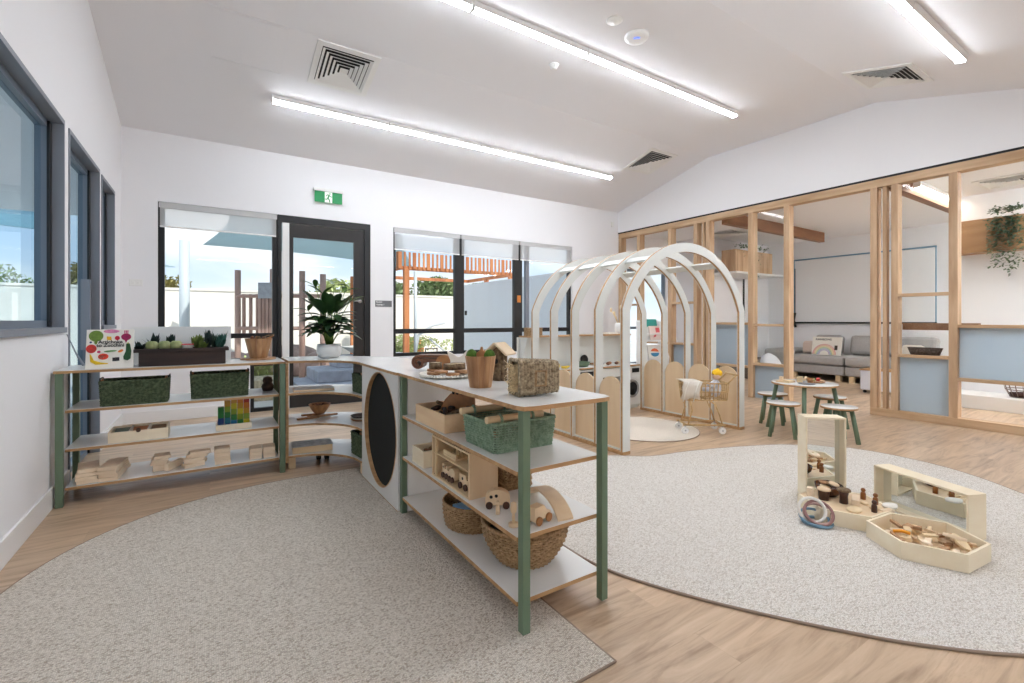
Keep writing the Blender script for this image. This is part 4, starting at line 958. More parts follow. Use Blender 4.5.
# green basket with two wooden roll handles
t = thing('wire_wicker_basket','open sea green wicker basket with two pale wooden grip bars on the upper tier','basket',(1.145,1.80,.5935),0)
weave(rrect(.325,.285,.012,52),.125,12,.0036,None,.0032,lambda s: .93+.07*s).build('woven_body',gwick2_m,t,local=True)
for s in (-1,1):
    y = s*.118
    MB().tube([(-.185,y,.143),(.10,y,.143)],.0155,12).build('grip_bar',pine_m,t,local=True)
    for x in (-.12,.04): MB().tube([(x,y+s*.02,.122),(x,y+s*.018,.15),(x,y,.163),(x,y-s*.018,.15),(x,y-s*.02,.122)],.006,6).build('binding',gwick2_m,t,local=True)
for i in range(12):
    p = Vector((1.145+R.uniform(-.10,.10),1.80+R.uniform(-.085,.085),.618+R.uniform(0,.05))); d = Vector((R.uniform(-1,1),R.uniform(-1,1),R.uniform(-.1,.4))).normalized()*R.uniform(.03,.05)
    tag(MB().tube([p-d,p,p+d],[.012,.016,.01],7).build('wooden_piece',[darkint_m,tanw_m,stain_m][i%3]),'%s rounded wooden piece heaped in the sea green basket'%('dark brown','tan','near black')[i%3],'wooden piece','pieces in the sea green basket')
crate(1.27,1.78+.28,.5935,.13,.13,.08,'small pale crate of offcuts behind the sea green basket',maple_m)
# doll house box
t = thing('play_garage','pale plywood box with two open levels of toy trains on the middle tier','toy house',(1.05,2.045,.3515),0)
x0_,x1_,y0_,y1_,z0_,z1_ = .966,1.115,1.845,2.26,.3515,.560; th = .010
for nm,b in (('side_panel',(x0_,x1_,y0_,y0_+th,z0_,z1_)),('side_panel',(x0_,x1_,y1_-th,y1_,z0_,z1_)),('floor_panel',(x0_,x1_,y0_+th,y1_-th,z0_,z0_+th)),('roof_panel',(x0_,x1_,y0_+th,y1_-th,z1_-th,z1_)),('middle_shelf',(x0_+.006,x1_,y0_+th,y1_-th,.467,.474)),('back_panel',(x1_-.005,x1_,y0_+th,y1_-th,z0_+th,z1_-th))):
    MB().box(*b).build(nm,plyface_m if 'side' in nm else pine_m,t,bevel=.001)
MB().box(x0_,x0_+.012,y1_-.05,y1_-.04,z0_+th,z1_-th).build('inner_post',pine_m,t)
# little furniture on the upper level
tag(MB().box(.985,1.08,2.02,2.16,.4745,.487).box(.985,.995,2.02,2.16,.487,.505).build('toy_bench',pine_m,bevel=.002),'flat pale toy bench on the upper level of the plywood box','toy')
for y in (2.05,2.09,2.13): tag(MB().lathe([(0,0),(.008,0),(.006,.02),(.009,.032),(0,.04)],n=10,c=(1.03,y,.4875)).build('toy_post',pine_m),'tiny pale turned post on the toy bench','toy','posts on the toy bench')
def vehicle(nm,x,y,z,rz,body,label,holes=(),wr=.014,W=.036,group=None,wm_=walnut_m):
    t = thing(nm,label,'toy vehicle',(x,y,z),rz,group)
    MB(M=T(0,0,wr*.9)).prism(body,-W/2,W/2,M=FY).build('body',plyface_m,t,local=True,bevel=.002)
    xs_ = [p[0] for p in body]; a,b = min(xs_)+wr*1.1,max(xs_)-wr*1.1
    for xx in (a,b):
        for s in (-1,1): MB().tube([(xx,s*(W/2+.001),wr),(xx,s*(W/2+.009),wr)],wr,16).build('wheel',wm_,t,local=True)
    for hx,hz,hr in holes:
        MB().tube([(hx,-W/2-.0008,wr*.9+hz),(hx,W/2+.0008,wr*.9+hz)],hr,14).build('window',dark_m,t,local=True)
    return t
ARC = lambda w,h,n=10: [(-w/2,0),(w/2,0)]+[(w/2*math.cos(PI*k/n),h*.45+h*.55*math.sin(PI*k/n)) for k in range(n+1)]
van = ARC(.105,.066)
vehicle('toy_van',1.035,1.715,.3515,-.55,van,'pale wooden toy van with round windows and dark wheels on the middle tier',[(-.028,.036,.007),(-.006,.040,.007)],.015)
tr = [(-.032,0),(.032,0),(.032,.028),(.018,.03),(.018,.05),(.004,.05),(.004,.032),(-.012,.032),(-.012,.054),(-.032,.054)]
vehicle('toy_train_engine',1.005,2.145,.3620,-1.5,tr,'pale wooden toy engine with a funnel inside the plywood box',[(-.022,.040,.005)],.014,.034)
vehicle('toy_train_wagon',1.005,2.075,.3620,-1.5,[(-.03,0),(.03,0),(.03,.04),(.018,.052),(-.012,.052),(-.03,.036)],'pale wooden toy wagon right behind the engine',[],.014,.034)
vehicle('toy_truck',1.01,1.955,.3620,-1.5,[(-.04,0),(.04,0),(.04,.035),(.02,.035),(.018,.055),(-.04,.055)],'pale wooden toy truck at the near end of the plywood box',[(-.01,.035,.007)],.015,.034)
vehicle('toy_car',1.095,1.50,.3515,.25,[(-.045,0),(.05,0),(.052,.022),(.03,.03),(.01,.055),(-.045,.055)],'pale wooden toy car with brown wheels beside the front green leg',[],.017,.04,None,tanw_m)
def peg(x,y,z,h,label,mt,cat='peg doll',r=None,grp=None):
    r = r or h*.19; t = thing('peg_doll',label,cat,(x,y,z),0,grp)
    MB().lathe([(0,0.0004),(r,.0004),(r,h*.5),(r*.8,h*.62),(r*.5,h*.66),(0,h*.66)],n=20).build('body',mt,t,local=True); MB().ball((0,0,h*.82),r*.92,10).build('head',mt,t,local=True)
peg(.997,1.652,.3515,.058,'small pale peg doll in front of the toy van',plyface_m,r=.009)
t = thing('wooden_signpost','thin pale wooden post with a round foot and narrow head beside the front green leg','toy',(.99,1.522,.3515),0)
MB().lathe([(0,.0003),(.020,.0003),(.020,.012),(0,.012)],n=20).build('base',plyface_m,t,local=True); MB().lathe([(0,.0125),(.006,.0125),(.006,.05),(.011,.055),(.013,.07),(.011,.09),(0,.095)],n=14).build('post',plyface_m,t,local=True)
t = thing('toy_bridge','curved pale wooden ramp arch on the middle tier','toy bridge',(1.22,1.6,.3515),0)
A = Vector((1.255,1.77,0)); B = Vector((1.20,1.45,0)); pts = []; 
for k in range(17):
    a = PI*.12+PI*.76*k/16; pts.append((math.cos(a),math.sin(a)))
c0,c1 = pts[0][0],pts[0][1]
outer = [(p[0]/c0*.16,(p[1]-c1)/(1-c1)*.062+.008) for p in pts]; inner = [(p[0]/c0*.16,(p[1]-c1)/(1-c1)*.062) for p in pts][::-1]
MB(M=T(1.22,1.61,.3517)@RZ(math.atan2(.32,.055))@FY).prism(outer+inner,-.035,.035).build('arch',plyface_m,t)
# woven dark crate at back
t = thing('woven_crate','brown slatted woven crate at the back of the middle tier','crate',(1.235,1.95,.3515),0)
weave(rrect(.15,.20,.01,34),.115,9,.006,None,.003).build('woven_body',willow_m,t,local=True)
# baskets on the bottom tier
t = thing('oval_wicker_basket','oval wicker basket with a hoop handle and a blue book inside, bottom tier','basket',(1.125,2.13,.1135),0)
circ = lambda r,k,e=1: [(r*math.cos(2*PI*i/k),r*e*math.sin(2*PI*i/k)) for i in range(k)]
weave(circ(.135,46,1.15),.115,11,.0052,None,.0035,lambda s: .9+.1*math.sin(s*PI*.6)).build('woven_body',willow_m,t,local=True)
MB().tube([(0,.15*math.cos(a),.10+.115*math.sin(a)) for a in [PI*k/20 for k in range(21)]],.006,7).build('hoop_handle',willow_m,t,local=True)
tag(MB().cbox((1.10,2.10,.215),(.14,.10,.012),rz=.3,ry=.15).build('blue_book',mat('blue_cover',(130,190,235),.4),bevel=.002),'shiny blue book lying in the oval wicker basket','book')
tag(MB().cbox((1.15,2.19,.20),(.12,.10,.05),rz=-.3,rx=.4).build('dark_box',stain_m,bevel=.003),'dark box tucked behind the blue book in the oval basket','box')
t = thing('round_wicker_basket','large round seagrass bowl basket with dark contents at the near end of the bottom tier','basket',(1.165,1.70,.1135),0)
weave(circ(.185,64),.165,15,.0056,None,.0038,lambda s: .60+.40*math.sin(min(1,s*1.05)*PI/2)**.9).build('woven_body',willow_m,t,local=True)
MB().lathe([(0,.01),(.11,.01),(.165,.09),(.16,.115),(0,.13)],n=30).build('dark_lining',dark_m,t,local=True)
for s in (-1,1): MB().tube([(.05*math.cos(a),s*.185,.165+.035*math.sin(a)) for a in [PI*k/12 for k in range(13)]],.0055,6).build('handle',willow_m,t,local=True)
for i,(dx,dy) in enumerate(((-.05,.03),(.03,-.02),(.02,.07),(-.03,-.05))):
    p = Vector((1.165+dx,1.70+dy,.262)); d = Vector((R.uniform(-1,1),R.uniform(-1,1),.2)).normalized()*.045
    tag(MB().tube([p-d,p+d],.012,7).build('dark_stick',[darkint_m,stain_m,bark_m,redwood_m][i]),'%s stick lying in the large round basket'%('dark brown','black','grey bark','reddish')[i],'stick','sticks in the large round basket')

# ------------------------------------------------------------------ arch tunnel
t = thing('arch_tunnel','pale grey play tunnel of five arched plywood ribs with rounded wooden palings','play tunnel',(3.88,3.51,0))
tx0,tx1,tsp,ttop = 2.945,4.755,1.25,1.89
tcx = (tx0+tx1)/2; hs = (tx1-tx0)/2
def archloop(off, n=36):
    """outer profile from left foot over the top to the right foot, inset by off"""
    rise = ttop-tsp; Rr = (hs*hs+rise*rise)/(2*rise); zc = ttop-Rr; r = Rr-off; h2 = hs-off
    a = math.acos(max(-1,min(1,h2/r))); pts = [(tcx-h2,0.03)]
    for k in range(n+1):
        b = PI-a-(PI-2*a)*k/n; pts.append((tcx+r*math.cos(b),zc+r*math.sin(b)))
    pts.append((tcx+h2,0.03)); return pts
rib_m = mat('pale_grey_laminate',(224,226,222),.4,var=.02,vscale=4)
ys = [2.84+i*.33 for i in range(5)]
for i,y in enumerate(ys):
    o_ = archloop(0); q = archloop(.088)
    m = MB(); n_ = len(o_)
    for (th0,th1,nm,mt,go) in ((y-.010,y+.010,'rib_core',ply_m,0.0),):
        v = [(p[0],th0,p[1]) for p in o_]+[(p[0],th0,p[1]) for p in q]+[(p[0],th1,p[1]) for p in o_]+[(p[0],th1,p[1]) for p in q]; f = []
        for k in range(n_-1):
            j = k+1; f += [(k,j,n_+j,n_+k),(2*n_+k,3*n_+k,3*n_+j,2*n_+j),(k,2*n_+k,2*n_+j,j),(n_+k,n_+j,3*n_+j,3*n_+k)]
        f += [(0,n_,3*n_,2*n_),(n_-1,3*n_-1,4*n_-1,2*n_-1)]
        core = MB().add(v,f).build('arch_rib',ply_m,t)
    o2 = archloop(.0012); q2 = archloop(.0868); m = MB()
    for ya,yb in ((y-.0165,y-.0101),(y+.0101,y+.0165)):
        v = [(p[0],ya,p[1]) for p in o2]+[(p[0],ya,p[1]) for p in q2]+[(p[0],yb,p[1]) for p in o2]+[(p[0],yb,p[1]) for p in q2]
        m.add(v,f)
    m.build('laminate_face',rib_m,core)
for (xx,zz,an) in ((tcx-.50,1.715,.55),(tcx+.50,1.715,-.55)):
    for y0,y1 in zip(ys[:-1],ys[1:]):
        MB().cbox((xx,(y0+y1)/2,zz),(.088,.33-.034,.018),ry=-an).build('purlin',rib_m,t)
def paling(x,y0,y1,h,nm='paling'):
    w = y1-y0; r = w/2; pts = [(y0,.045),(y1,.045)]+[(y0+r+r*math.cos(PI*k/14),h-r+r*math.sin(PI*k/14)) for k in range(15)]
    o = MB().prism(pts,x-.008,x+.008,M=PXM).build(nm,plyface_m,t)
for x in (tx0+.045,tx1-.045):
    MB().box(x-.044,x+.044,ys[0]-.017,ys[-1]+.017,.001,.029).build('base_rail',ply_m,t,bevel=.002)
    for y0,y1 in zip(ys[:-1],ys[1:]): paling(x,y0+.022,y1-.022,.655)
    for y0,y1 in zip(ys[:-1],ys[1:]): MB().box(x-.02,x+.02,y0+.018,y1-.018,.03,.045).build('paling_foot',rib_m,t)

# ------------------------------------------------------------------ play kitchen
t = thing('play_kitchen','pale grey toy kitchen with oven, niche and washing machine behind the arches','play kitchen',(3.87,4.45,0))
ky0,ky1 = 4.25,4.62
def kb(nm,x0,x1,y0,y1,z0,z1,mt=rib_m,p=None,bv=.002): return MB().box(x0,x1,y0,y1,z0,z1).build(nm,mt,p or t,bevel=bv)
kb('counter',3.06,4.78,4.235,ky1,.56,.578,ply_m); kb('counter_laminate',3.062,4.778,4.237,ky1-.002,.578,.5795,lam_m)
kb('back_panel',3.06,4.78,ky1,ky1+.016,.02,.95); kb('upper_shelf',3.09,4.80,4.45,ky1+.016,.951,.969,ply_m)
for x in (3.10,4.77): MB().prism([(4.47,.949),(4.615,.949),(4.615,.585),(4.59,.585)],x-.006,x+.006,M=PXM).build('side_wing',rib_m,t)
for x in (3.07,3.62,4.04,4.44,4.765): kb('side_panel',x-.008,x+.008,4.27,ky1,.02,.559)
for x0,x1 in ((3.085,3.345),(3.35,3.605)):
    d = kb('door',x0,x1,4.252,4.268,.08,.55); kb('handle',x1-.05,x1-.04,4.24,4.252,.3,.42,black_m,d,0)
ov = kb('oven_front',3.64,4.03,4.252,4.268,.08,.55); kb('control_panel',3.72,3.94,4.247,4.252,.47,.53,dark_m,ov,0); kb('oven_window',3.69,3.98,4.247,4.252,.14,.38,dark_m,ov,0); kb('handle',3.70,3.97,4.235,4.246,.415,.43,metal_m,ov)
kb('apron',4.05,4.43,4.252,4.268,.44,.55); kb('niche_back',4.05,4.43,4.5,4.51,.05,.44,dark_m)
wmx = kb('washing_machine',4.452,4.757,4.252,4.60,.06,.55,white_m); kb('control_panel',4.60,4.73,4.247,4.2515,.475,.53,dark_m,wmx,0)
MB(M=T(4.60,4.25,.27)@FY).lathe([(0,.003),(.085,.003),(.085,.010),(0,.012)],n=32).build('drum_glass',dark_m,wmx)
MB(M=T(4.60,4.25,.27)@FY).lathe([(.088,.0),(.118,.0),(.115,.014),(.088,.014)],n=36,closed=True).build('door_ring',metal_m,wmx)
kb('plinth',3.08,4.76,4.30,4.32,.001,.06)
# things on the kitchen
def on_c(nm,lbl,cat,mb,mt,group=None): return tag(mb.build(nm,mt),lbl,cat,group)
on_c('toy_lemon','round yellow toy fruit on the toy kitchen counter','toy fruit',MB().ball((3.42,4.33,.618),(.042,.038,.038),10),mat('lemon',(236,206,50),.5))
on_c('toy_banana','long yellow toy fruit beside the round one on the toy kitchen counter','toy fruit',MB().tube([(3.50,4.34,.598),(3.55,4.32,.592),(3.61,4.33,.602)],[.012,.018,.01],8),mat('banana',(222,190,60),.5))
on_c('green_bowl','low sage green bowl on the toy kitchen counter','bowl',MB().lathe([(0,0),(.07,0),(.10,.06),(.094,.06),(.066,.006),(0,.006)],c=(3.86,4.38,.580)),green_m)
on_c('black_pan','round black toy pan leaning against the kitchen back panel','pan',MB().lathe([(0,0),(.055,0),(.06,.02),(.055,.02),(.05,.005),(0,.005)],M=T(4.08,4.60,.645)@Matrix.Rotation(PI/2-.12,4,'X')),black_m)
for i in range(4): on_c('toy_food','%s lump of wooden toy food on the counter near the washing machine'%('leftmost brown','second brown','third reddish','rightmost tan')[i],'toy food',MB().ball((4.28+i*.075,4.36+(i%2)*.05,.600),(.03,.026,.02),8),[redwood_m,tanw_m,redwood_m,pine_m][i],'toy food on the kitchen counter')
on_c('wooden_tray','low wooden tray on the counter above the oven niche','tray',MB().box(4.15,4.25,4.44,4.56,.580,.60),acacia_m)
on_c('woven_box','brown woven box on the upper shelf of the toy kitchen','box',weave(rrect(.20,.10,.01,30),.085,7,.006,T(3.24,4.55,.9695),.003),willow_m)
t = thing('vase','white vase with dried leaves and flowers on the upper kitchen shelf','vase',(4.67,4.54,.9695))
MB().lathe([(0,0),(.05,0),(.065,.05),(.06,.12),(.05,.15),(.045,.15),(.05,.1),(0,.02)],c=(4.67,4.54,.9695)).build('body',ceramic_m,t)
m = MB()
for dx,dz in ((-.16,.24),(-.10,.20),(.02,.28),(.05,.25),(.08,.22)): m.tube([(4.67,4.54,1.05),(4.67+dx*.6,4.54,1.05+dz*.7),(4.67+dx,4.54,1.05+dz)],[.003,.006,.002],5); m.ball((4.67+dx,4.54,1.05+dz),(.018,.014,.03),6)
m.build('dried_stems',straw_m,t)
on_c('small_book','cream closed book lying beside the vase on the upper kitchen shelf','book',MB().cbox((4.50,4.54,.980),(.16,.12,.02)),cream_m)

# book display stand beyond the tunnel
t = thing('book_stand','white tiered book stand with wavy sides beyond the arch tunnel','book stand',(6.08,5.25,0))
Mb = T(6.08,5.27,0)@RZ(.0)
wav = [(0,0),(.26,0),(.25,.2),(.20,.35),(.22,.55),(.15,.72),(.17,.95),(.08,1.12),(0,1.14)]
for x in (-.27,.25): MB(M=Mb@T(x,0,0)@Matrix.Rotation(-PI/2,4,'Z')@FY).prism([(a,b) for a,b in wav],-.01,.01).build('wavy_side',white_m,t)
for i,(z,y) in enumerate(((.52,-.16),(.83,-.12),(.94,-.06))):
    MB(M=Mb).cbox((0,y+.06,z+.10),(.50,.012,.24),rx=-.2).build('back_rest',white_m,t); MB(M=Mb).box(-.258,.238,y-.06,y+.02,z-.02,z-.005).build('ledge',white_m,t)
for i,(z,y,x,w_,cc,l) in enumerate(((.945,-.065,0,.36,(60,170,160),'teal edged picture book on the top ledge of the wavy book stand'),(.835,-.125,.06,.26,(232,214,206),'pink and red patterned picture book on the middle ledge of the wavy book stand'),(.525,-.165,.0,.30,(238,236,230),'white picture book with an orange and blue figure on the wavy book stand'))):
    b = thing('picture_book',l,'book',Mb@Vector((x,y,z)),0); 
    MB(M=Mb@T(x,y+.012,z)@Matrix.Rotation(-.2,4,'X')).box(-w_/2,w_/2,-.006,.006,0,.23).build('cover',mat('bookc%d'%i,cc,.5),b)
    mm = Mb@T(x,y+.004,z)@Matrix.Rotation(-.2,4,'X')@FY
    if i == 1: MB(M=mm).prism([(.02,.12),(.11,.12),(.11,.20),(.02,.20)],-.001,.002).prism([(-.06,.04),(.0,.05),(.02,.09),(-.03,.08)],-.001,.002).build('pink_print',mat('pinkp',(214,90,96),.5),b)
    if i == 2:
        MB(M=mm).prism([(.10*math.cos(a),.10+.075*math.sin(a)) for a in [PI*k/10+.2 for k in range(9)]],-.001,.002).build('orange_print',mat('orangep',(216,96,44),.5),b)
        MB(M=mm).prism([(.10*math.cos(a),.10+.06*math.sin(a)) for a in [PI+PI*k/10 for k in range(11)]],-.001,.002).build('blue_print',mat('bluep',(50,130,170),.5),b)

# ------------------------------------------------------------------ doll trolley
TM = T(4.262,2.995,0)@RZ(-.62)
t = thing('doll_trolley','rattan toy shopping trolley with white wheels standing in the tunnel mouth','toy trolley',(4.262,2.995,0),-.62)
def basketloop(z,l,w,dx=0): return [(dx-l/2,-w/2,z),(dx+l/2,-w/2,z),(dx+l/2,w/2,z),(dx-l/2,w/2,z)]
def tb(pts,r,nm,closed=False,mt=rattan_m): return MB().tube(pts,r,7,closed=closed).build(nm,mt,t,local=True)
tb([(.02+p[0],p[1],.515) for p in rrect(.44,.25,.03,30)],.0075,'basket_rim',True)
tb([(.02+p[0]*.97,p[1]*.97,.43) for p in rrect(.44,.25,.03,30)],.005,'basket_hoop',True)
tb([(.02+p[0]*.92,p[1]*.92,.345) for p in rrect(.44,.25,.03,30)],.0065,'basket_hoop',True)
m = MB(); rr_ = rrect(.44,.25,.03,11)
for p in rr_[::1]: m.tube([(.02+p[0]*.92,p[1]*.92,.345),(.02+p[0],p[1],.515)],.0055,5)
m.build('basket_stakes',rattan_m,t,local=True)
m = MB()
for k in range(9): x = -.17+k*.0475; m.tube([(x,-.115,.343),(x,.115,.343)],.004,5)
m.build('basket_floor',rattan_m,t,local=True)
for s in (-1,1):
    tb([(.20,s*.12,.50),(.27,s*.12,.565),(.30,s*.12,.60)],.008,'handle_arm')
    tb([(-.15,s*.11,.34),(-.13,s*.11,.24),(-.17,s*.11,.10)],.008,'leg'); tb([(.05,s*.11,.34),(.10,s*.11,.30),(.14,s*.11,.20),(.17,s*.11,.10)],.008,'leg')
    tb([(-.22,s*.11,.095),(.20,s*.11,.095)],.009,'lower_rail')
tb([(.30,-.13,.60),(.30,.13,.60)],.010,'handle_bar'); tb([(-.19,-.11,.095),(-.19,.11,.095)],.009,'lower_rail'); tb([(.18,-.11,.095),(.18,.11,.095)],.009,'lower_rail')
for x in (-.20,.17):
    for s in (-1,1):
        w_ = MB().tube([(x-.0,s*.11-.012,.040),(x,s*.11+.012,.040)],.034,18).build('wheel',white_m,t,local=True)
        MB().tube([(x,s*.11,.045),(x,s*.11,.088)],.006,6).tube([(x,s*.11-.017,.04),(x,s*.11+.017,.04)],.008,8).build('wheel_fork',metal_m,w_,local=True)
t = thing('doll_blanket','cream crocheted blanket draped over the front of the toy trolley','blanket',(4.262,2.995,.345),-.62)
v = []; f = []; nx,nz = 9,14
prof_ = [(-.168,-.115,.36),(-.175,-.128,.42),(-.18,-.136,.48),(-.18,-.137,.528),(-.18,-.10,.532),(-.18,0,.531),(-.18,.10,.531),(-.18,.136,.525)]
for i in range(nx):
    for j,(x,y,z) in enumerate(prof_): v.append((x-.04+i*.022+(.01*math.sin(j*2+i) if j < 4 else 0)-.012*(3-j if j < 3 else 0), y-.008*abs(math.sin(i*1.1))*(j < 3), z-.345-(.012*math.sin(i*.9) if j == 0 else 0)))
k_ = len(prof_)
for i in range(nx-1):
    for j in range(k_-1): a = i*k_+j; f.append((a,a+1,a+k_+1,a+k_))
o = MB().add(v,f,smooth=True).build('cloth',fabl_m,t,local=True); sm_ = o.modifiers.new('thick','SOLIDIFY'); sm_.thickness = .006
m = MB()
for x in (-.20,-.10): m.tube([(x+.03,-.137,.19),(x,-.147,.12),(x-.03,-.147,-.01)],.009,6,flat=.5)
m.build('fringe_strap',cream_m,t,local=True)
# doll
t = thing('baby_doll','soft doll with a yellow knitted hat and light grey dotted clothes sitting in the trolley','doll',(4.365,2.925,.392),-.62)
gd = mat('dotted_doll_cloth',(214,214,220),.9,rgb2=(196,198,208),vscale=60)
m = MB(); m.ball((.02,0,.06),(.055,.05,.092),12); m.build('body',gd,t,local=True)
m = MB()
for s in (-1,1): m.tube([(.02,s*.03,.04),(-.05,s*.04,.045),(-.11,s*.045,.04)],[.026,.022,.018],8)
m.build('legs',gd,t,local=True)
m = MB()
for s in (-1,1): m.tube([(.02,s*.045,.12),(-.02,s*.06,.09),(-.05,s*.05,.075)],[.018,.015,.013],8)
m.build('arms',gd,t,local=True)
sk_ = mat('doll_skin',(226,190,164),.6); m = MB().ball((.03,0,.195),(.045,.044,.048),14).ball((-.013,0,.188),(.007,.007,.006),6)
for s in (-1,1): m.ball((-.05,s*.05,.072),(.013,.011,.011),6).ball((.03,s*.045,.19),(.010,.006,.012),6)
h = m.build('head',sk_,t,local=True)
MB().ball((-.010,-.016,.200),(.004,.005,.006),6).ball((-.010,.016,.200),(.004,.005,.006),6).build('eyes',dark_m,h,local=True)
MB().ball((-.012,0,.173),(.003,.009,.003),6).build('mouth',mat('doll_lip',(190,90,90),.5),h,local=True)
MB().ball((.036,0,.215),(.052,.050,.042),14).ball((.04,0,.258),(.012,.012,.010),6).build('hat',mat('yellow_wool',(240,192,40),.95,bump=.5),t,local=True)

# ------------------------------------------------------------------ table and stools
def stool(nm,x,y,rad,h,label,cat,group,th=.02,rot=.4,legs=4,lr=.020):
    t = thing(nm,label,cat,(x,y,0),rot,group)
    MB().lathe([(0,h-th),(rad,h-th),(rad+.001,h-.003),(0,h-.003)],n=48).build('edge_top',ply_m,t,local=True)
    MB().lathe([(0,h-.0029),(rad-.001,h-.0029),(rad-.002,h),(0,h)],n=48).build('seat' if 'stool' in nm else 'table_top',lam_m,t,local=True)
    for k in range(legs):
        a = 2*PI*k/legs; c_,s_ = math.cos(a),math.sin(a); r0 = rad-.05; r1 = rad+.005+.03*(h > .4)
        MB().tube([(r0*c_,r0*s_,h-th),(r1*c_,r1*s_,.0)],lr,8,flat=.7).build('leg',green_m,t,local=True)
    MB().cbox((0,0,h-th-.012),(2*rad-.1,.03,.022)).cbox((0,0,h-th-.012),(.03,2*rad-.1,.022)).build('under_frame',dkgreen_m,t,local=True)
    return t
stool('play_table',5.20,2.44,.30,.505,'low round table with a pale top and sage green legs','table',None,rot=.436)
stool('play_stool',4.80,2.45,.15,.335,'round green legged stool at the left front of the low table','stool','stools round the low table',rot=1.2)
stool('play_stool',5.32,2.83,.15,.335,'round green legged stool left behind the low table','stool','stools round the low table',rot=1.2)
stool('play_stool',5.60,2.37,.15,.335,'round green legged stool right behind the low table','stool','stools round the low table',rot=.4)
stool('play_stool',5.03,2.05,.15,.335,'round green legged stool at the right front of the low table, nearest the mirror','stool','stools round the low table',rot=.1)
TZ = .5053
def bit(nm,mb,mt,l,cat='toy'): return tag(mb.build(nm,mt),l,cat,'wooden toys on the low table')
bit('toy_plate',MB().lathe([(0,0),(.07,0),(.085,.012),(0,.008)],c=(5.30,2.37,TZ)),acacia_m,'brown wooden dish on the low table, right side','dish')
bit('toy_tray',MB().box(4.99,5.12,2.49,2.62,TZ,TZ+.02),pine_m,'pale wooden tray on the left of the low table','tray')
bit('toy_plate',MB().lathe([(0,0),(.07,0),(.08,.008),(0,.006)],c=(5.08,2.36,TZ)),mat('slate_plate',(120,124,130),.5),'grey flat dish at the front left of the low table','dish')
bit('toy_block',MB().cbox((5.17,2.47,TZ+.03),(.05,.05,.06),rz=.4),pine_m,'upright pale block in the middle of the low table','block')
bit('toy_block',MB().cbox((5.02,2.58,TZ+.02+.02),(.04,.03,.04),rz=.2),plyface_m,'small pale block standing in the left tray','block')
bit('toy_cup',MB().lathe([(0,0),(.025,0),(.03,.05),(.026,.05),(0,.01)],c=(5.20,2.38,TZ)),tanw_m,'tan wooden cup in the middle of the low table','cup')
bit('toy_arch',MB().tube([(5.27+.03*math.cos(a),2.46,TZ+.012+.035*math.sin(a)) for a in [PI*k/8 for k in range(9)]],.012,6),plyface_m,'pale wooden arch right of the middle of the low table','block')
bit('toy_apple',MB().ball((5.32,2.36,TZ+.032),(.022,.022,.02),8),mat('toy_apple_red',(196,60,50),.5),'small red toy fruit in the brown dish','toy fruit')
bit('toy_leaf',MB().ball((5.28,2.39,TZ+.030),(.018,.014,.018),8),mat('toy_leaf_green',(120,160,70),.5),'small green toy fruit in the brown dish','toy fruit')
bit('toy_slab',MB().cbox((5.40,2.40,TZ+.008),(.10,.05,.015),rz=-.5),pine_m,'flat pale slab at the right edge of the low table','block')

# ------------------------------------------------------------------ mirrors and hexagon trays
def mirror_frame(nm,corner,wdir,back,W,D,H,label):
    """box frame: front right corner as seen, wdir towards front left, back = into the box"""
    wd = Vector((*wdir,0)).normalized(); bk = Vector((*back,0)).normalized(); c_ = Vector((*corner,.0112))
    M_ = Matrix(((wd.x,bk.x,0,c_.x),(wd.y,bk.y,0,c_.y),(0,0,1,c_.z),(0,0,0,1)))
    t = thing(nm,label,'mirror',(*((c_+wd*W/2+bk*D/2).xy),.0115)); th = .011
    for n_,b in (('side_board',(0,th,0,D,0,H)),('side_board',(W-th,W,0,D,0,H)),('top_board',(th,W-th,0,D,H-th,H)),('bottom_board',(th,W-th,0,D,0,th)),('back_board',(th,W-th,D-.006,D,th,H-th))):
        MB(M=M_).box(*b).build(n_,maple_m,t,bevel=.001)
    MB(M=M_).box(th+.0005,W-th-.0005,D*.52,D*.52+.004,th+.0005,H-th-.0005).build('mirror_glass',mirror_m,t)
    return t
n1 = Vector((-.669,-.743))
mirror_frame('box_mirror',(3.385,1.338),(-.743,.669),(.669,.743),.238,.115,.52,'tall upright wooden box mirror standing behind the wooden bowl on the pale rug')
n2w = Vector((.2,.482)).normalized()
mirror_frame('box_mirror',(3.285,.748),(n2w.x,n2w.y),(n2w.y,-n2w.x),.52,.115,.238,'long low wooden box mirror lying behind the hexagon tray of loose pieces')
def hexa(cx_,cy_,r,a0): return [(cx_+r*math.cos(math.radians(a0+60*k)),cy_+r*math.sin(math.radians(a0+60*k))) for k in range(6)]
def hextray(nm,cx_,cy_,r,a0,h,label,fillz=None):
    t = thing(nm,label,'tray',(cx_,cy_,.011)); z = .0112
    o_ = hexa(cx_,cy_,r,a0); q = hexa(cx_,cy_,r-.014,a0)
    for k in range(6):
        j = (k+1)%6; MB().prism([o_[k],o_[j],q[j],q[k]],z,z+h).build('side_board',maple_m,t)
    MB().prism(q,z,z+(fillz or .008)).build('base_board',plyface_m if fillz else pine_m,t)
    return t
hextray('hexagon_tray',3.005,.843,.236,174,.083,'pale wooden hexagon tray full of loose wooden pieces, nearest the viewer')
hextray('hexagon_platform',3.115,1.245,.232,174,.083,'pale wooden hexagon box turned into a platform under the bowl and peg dolls',.079)
PZ = .0112+.0795
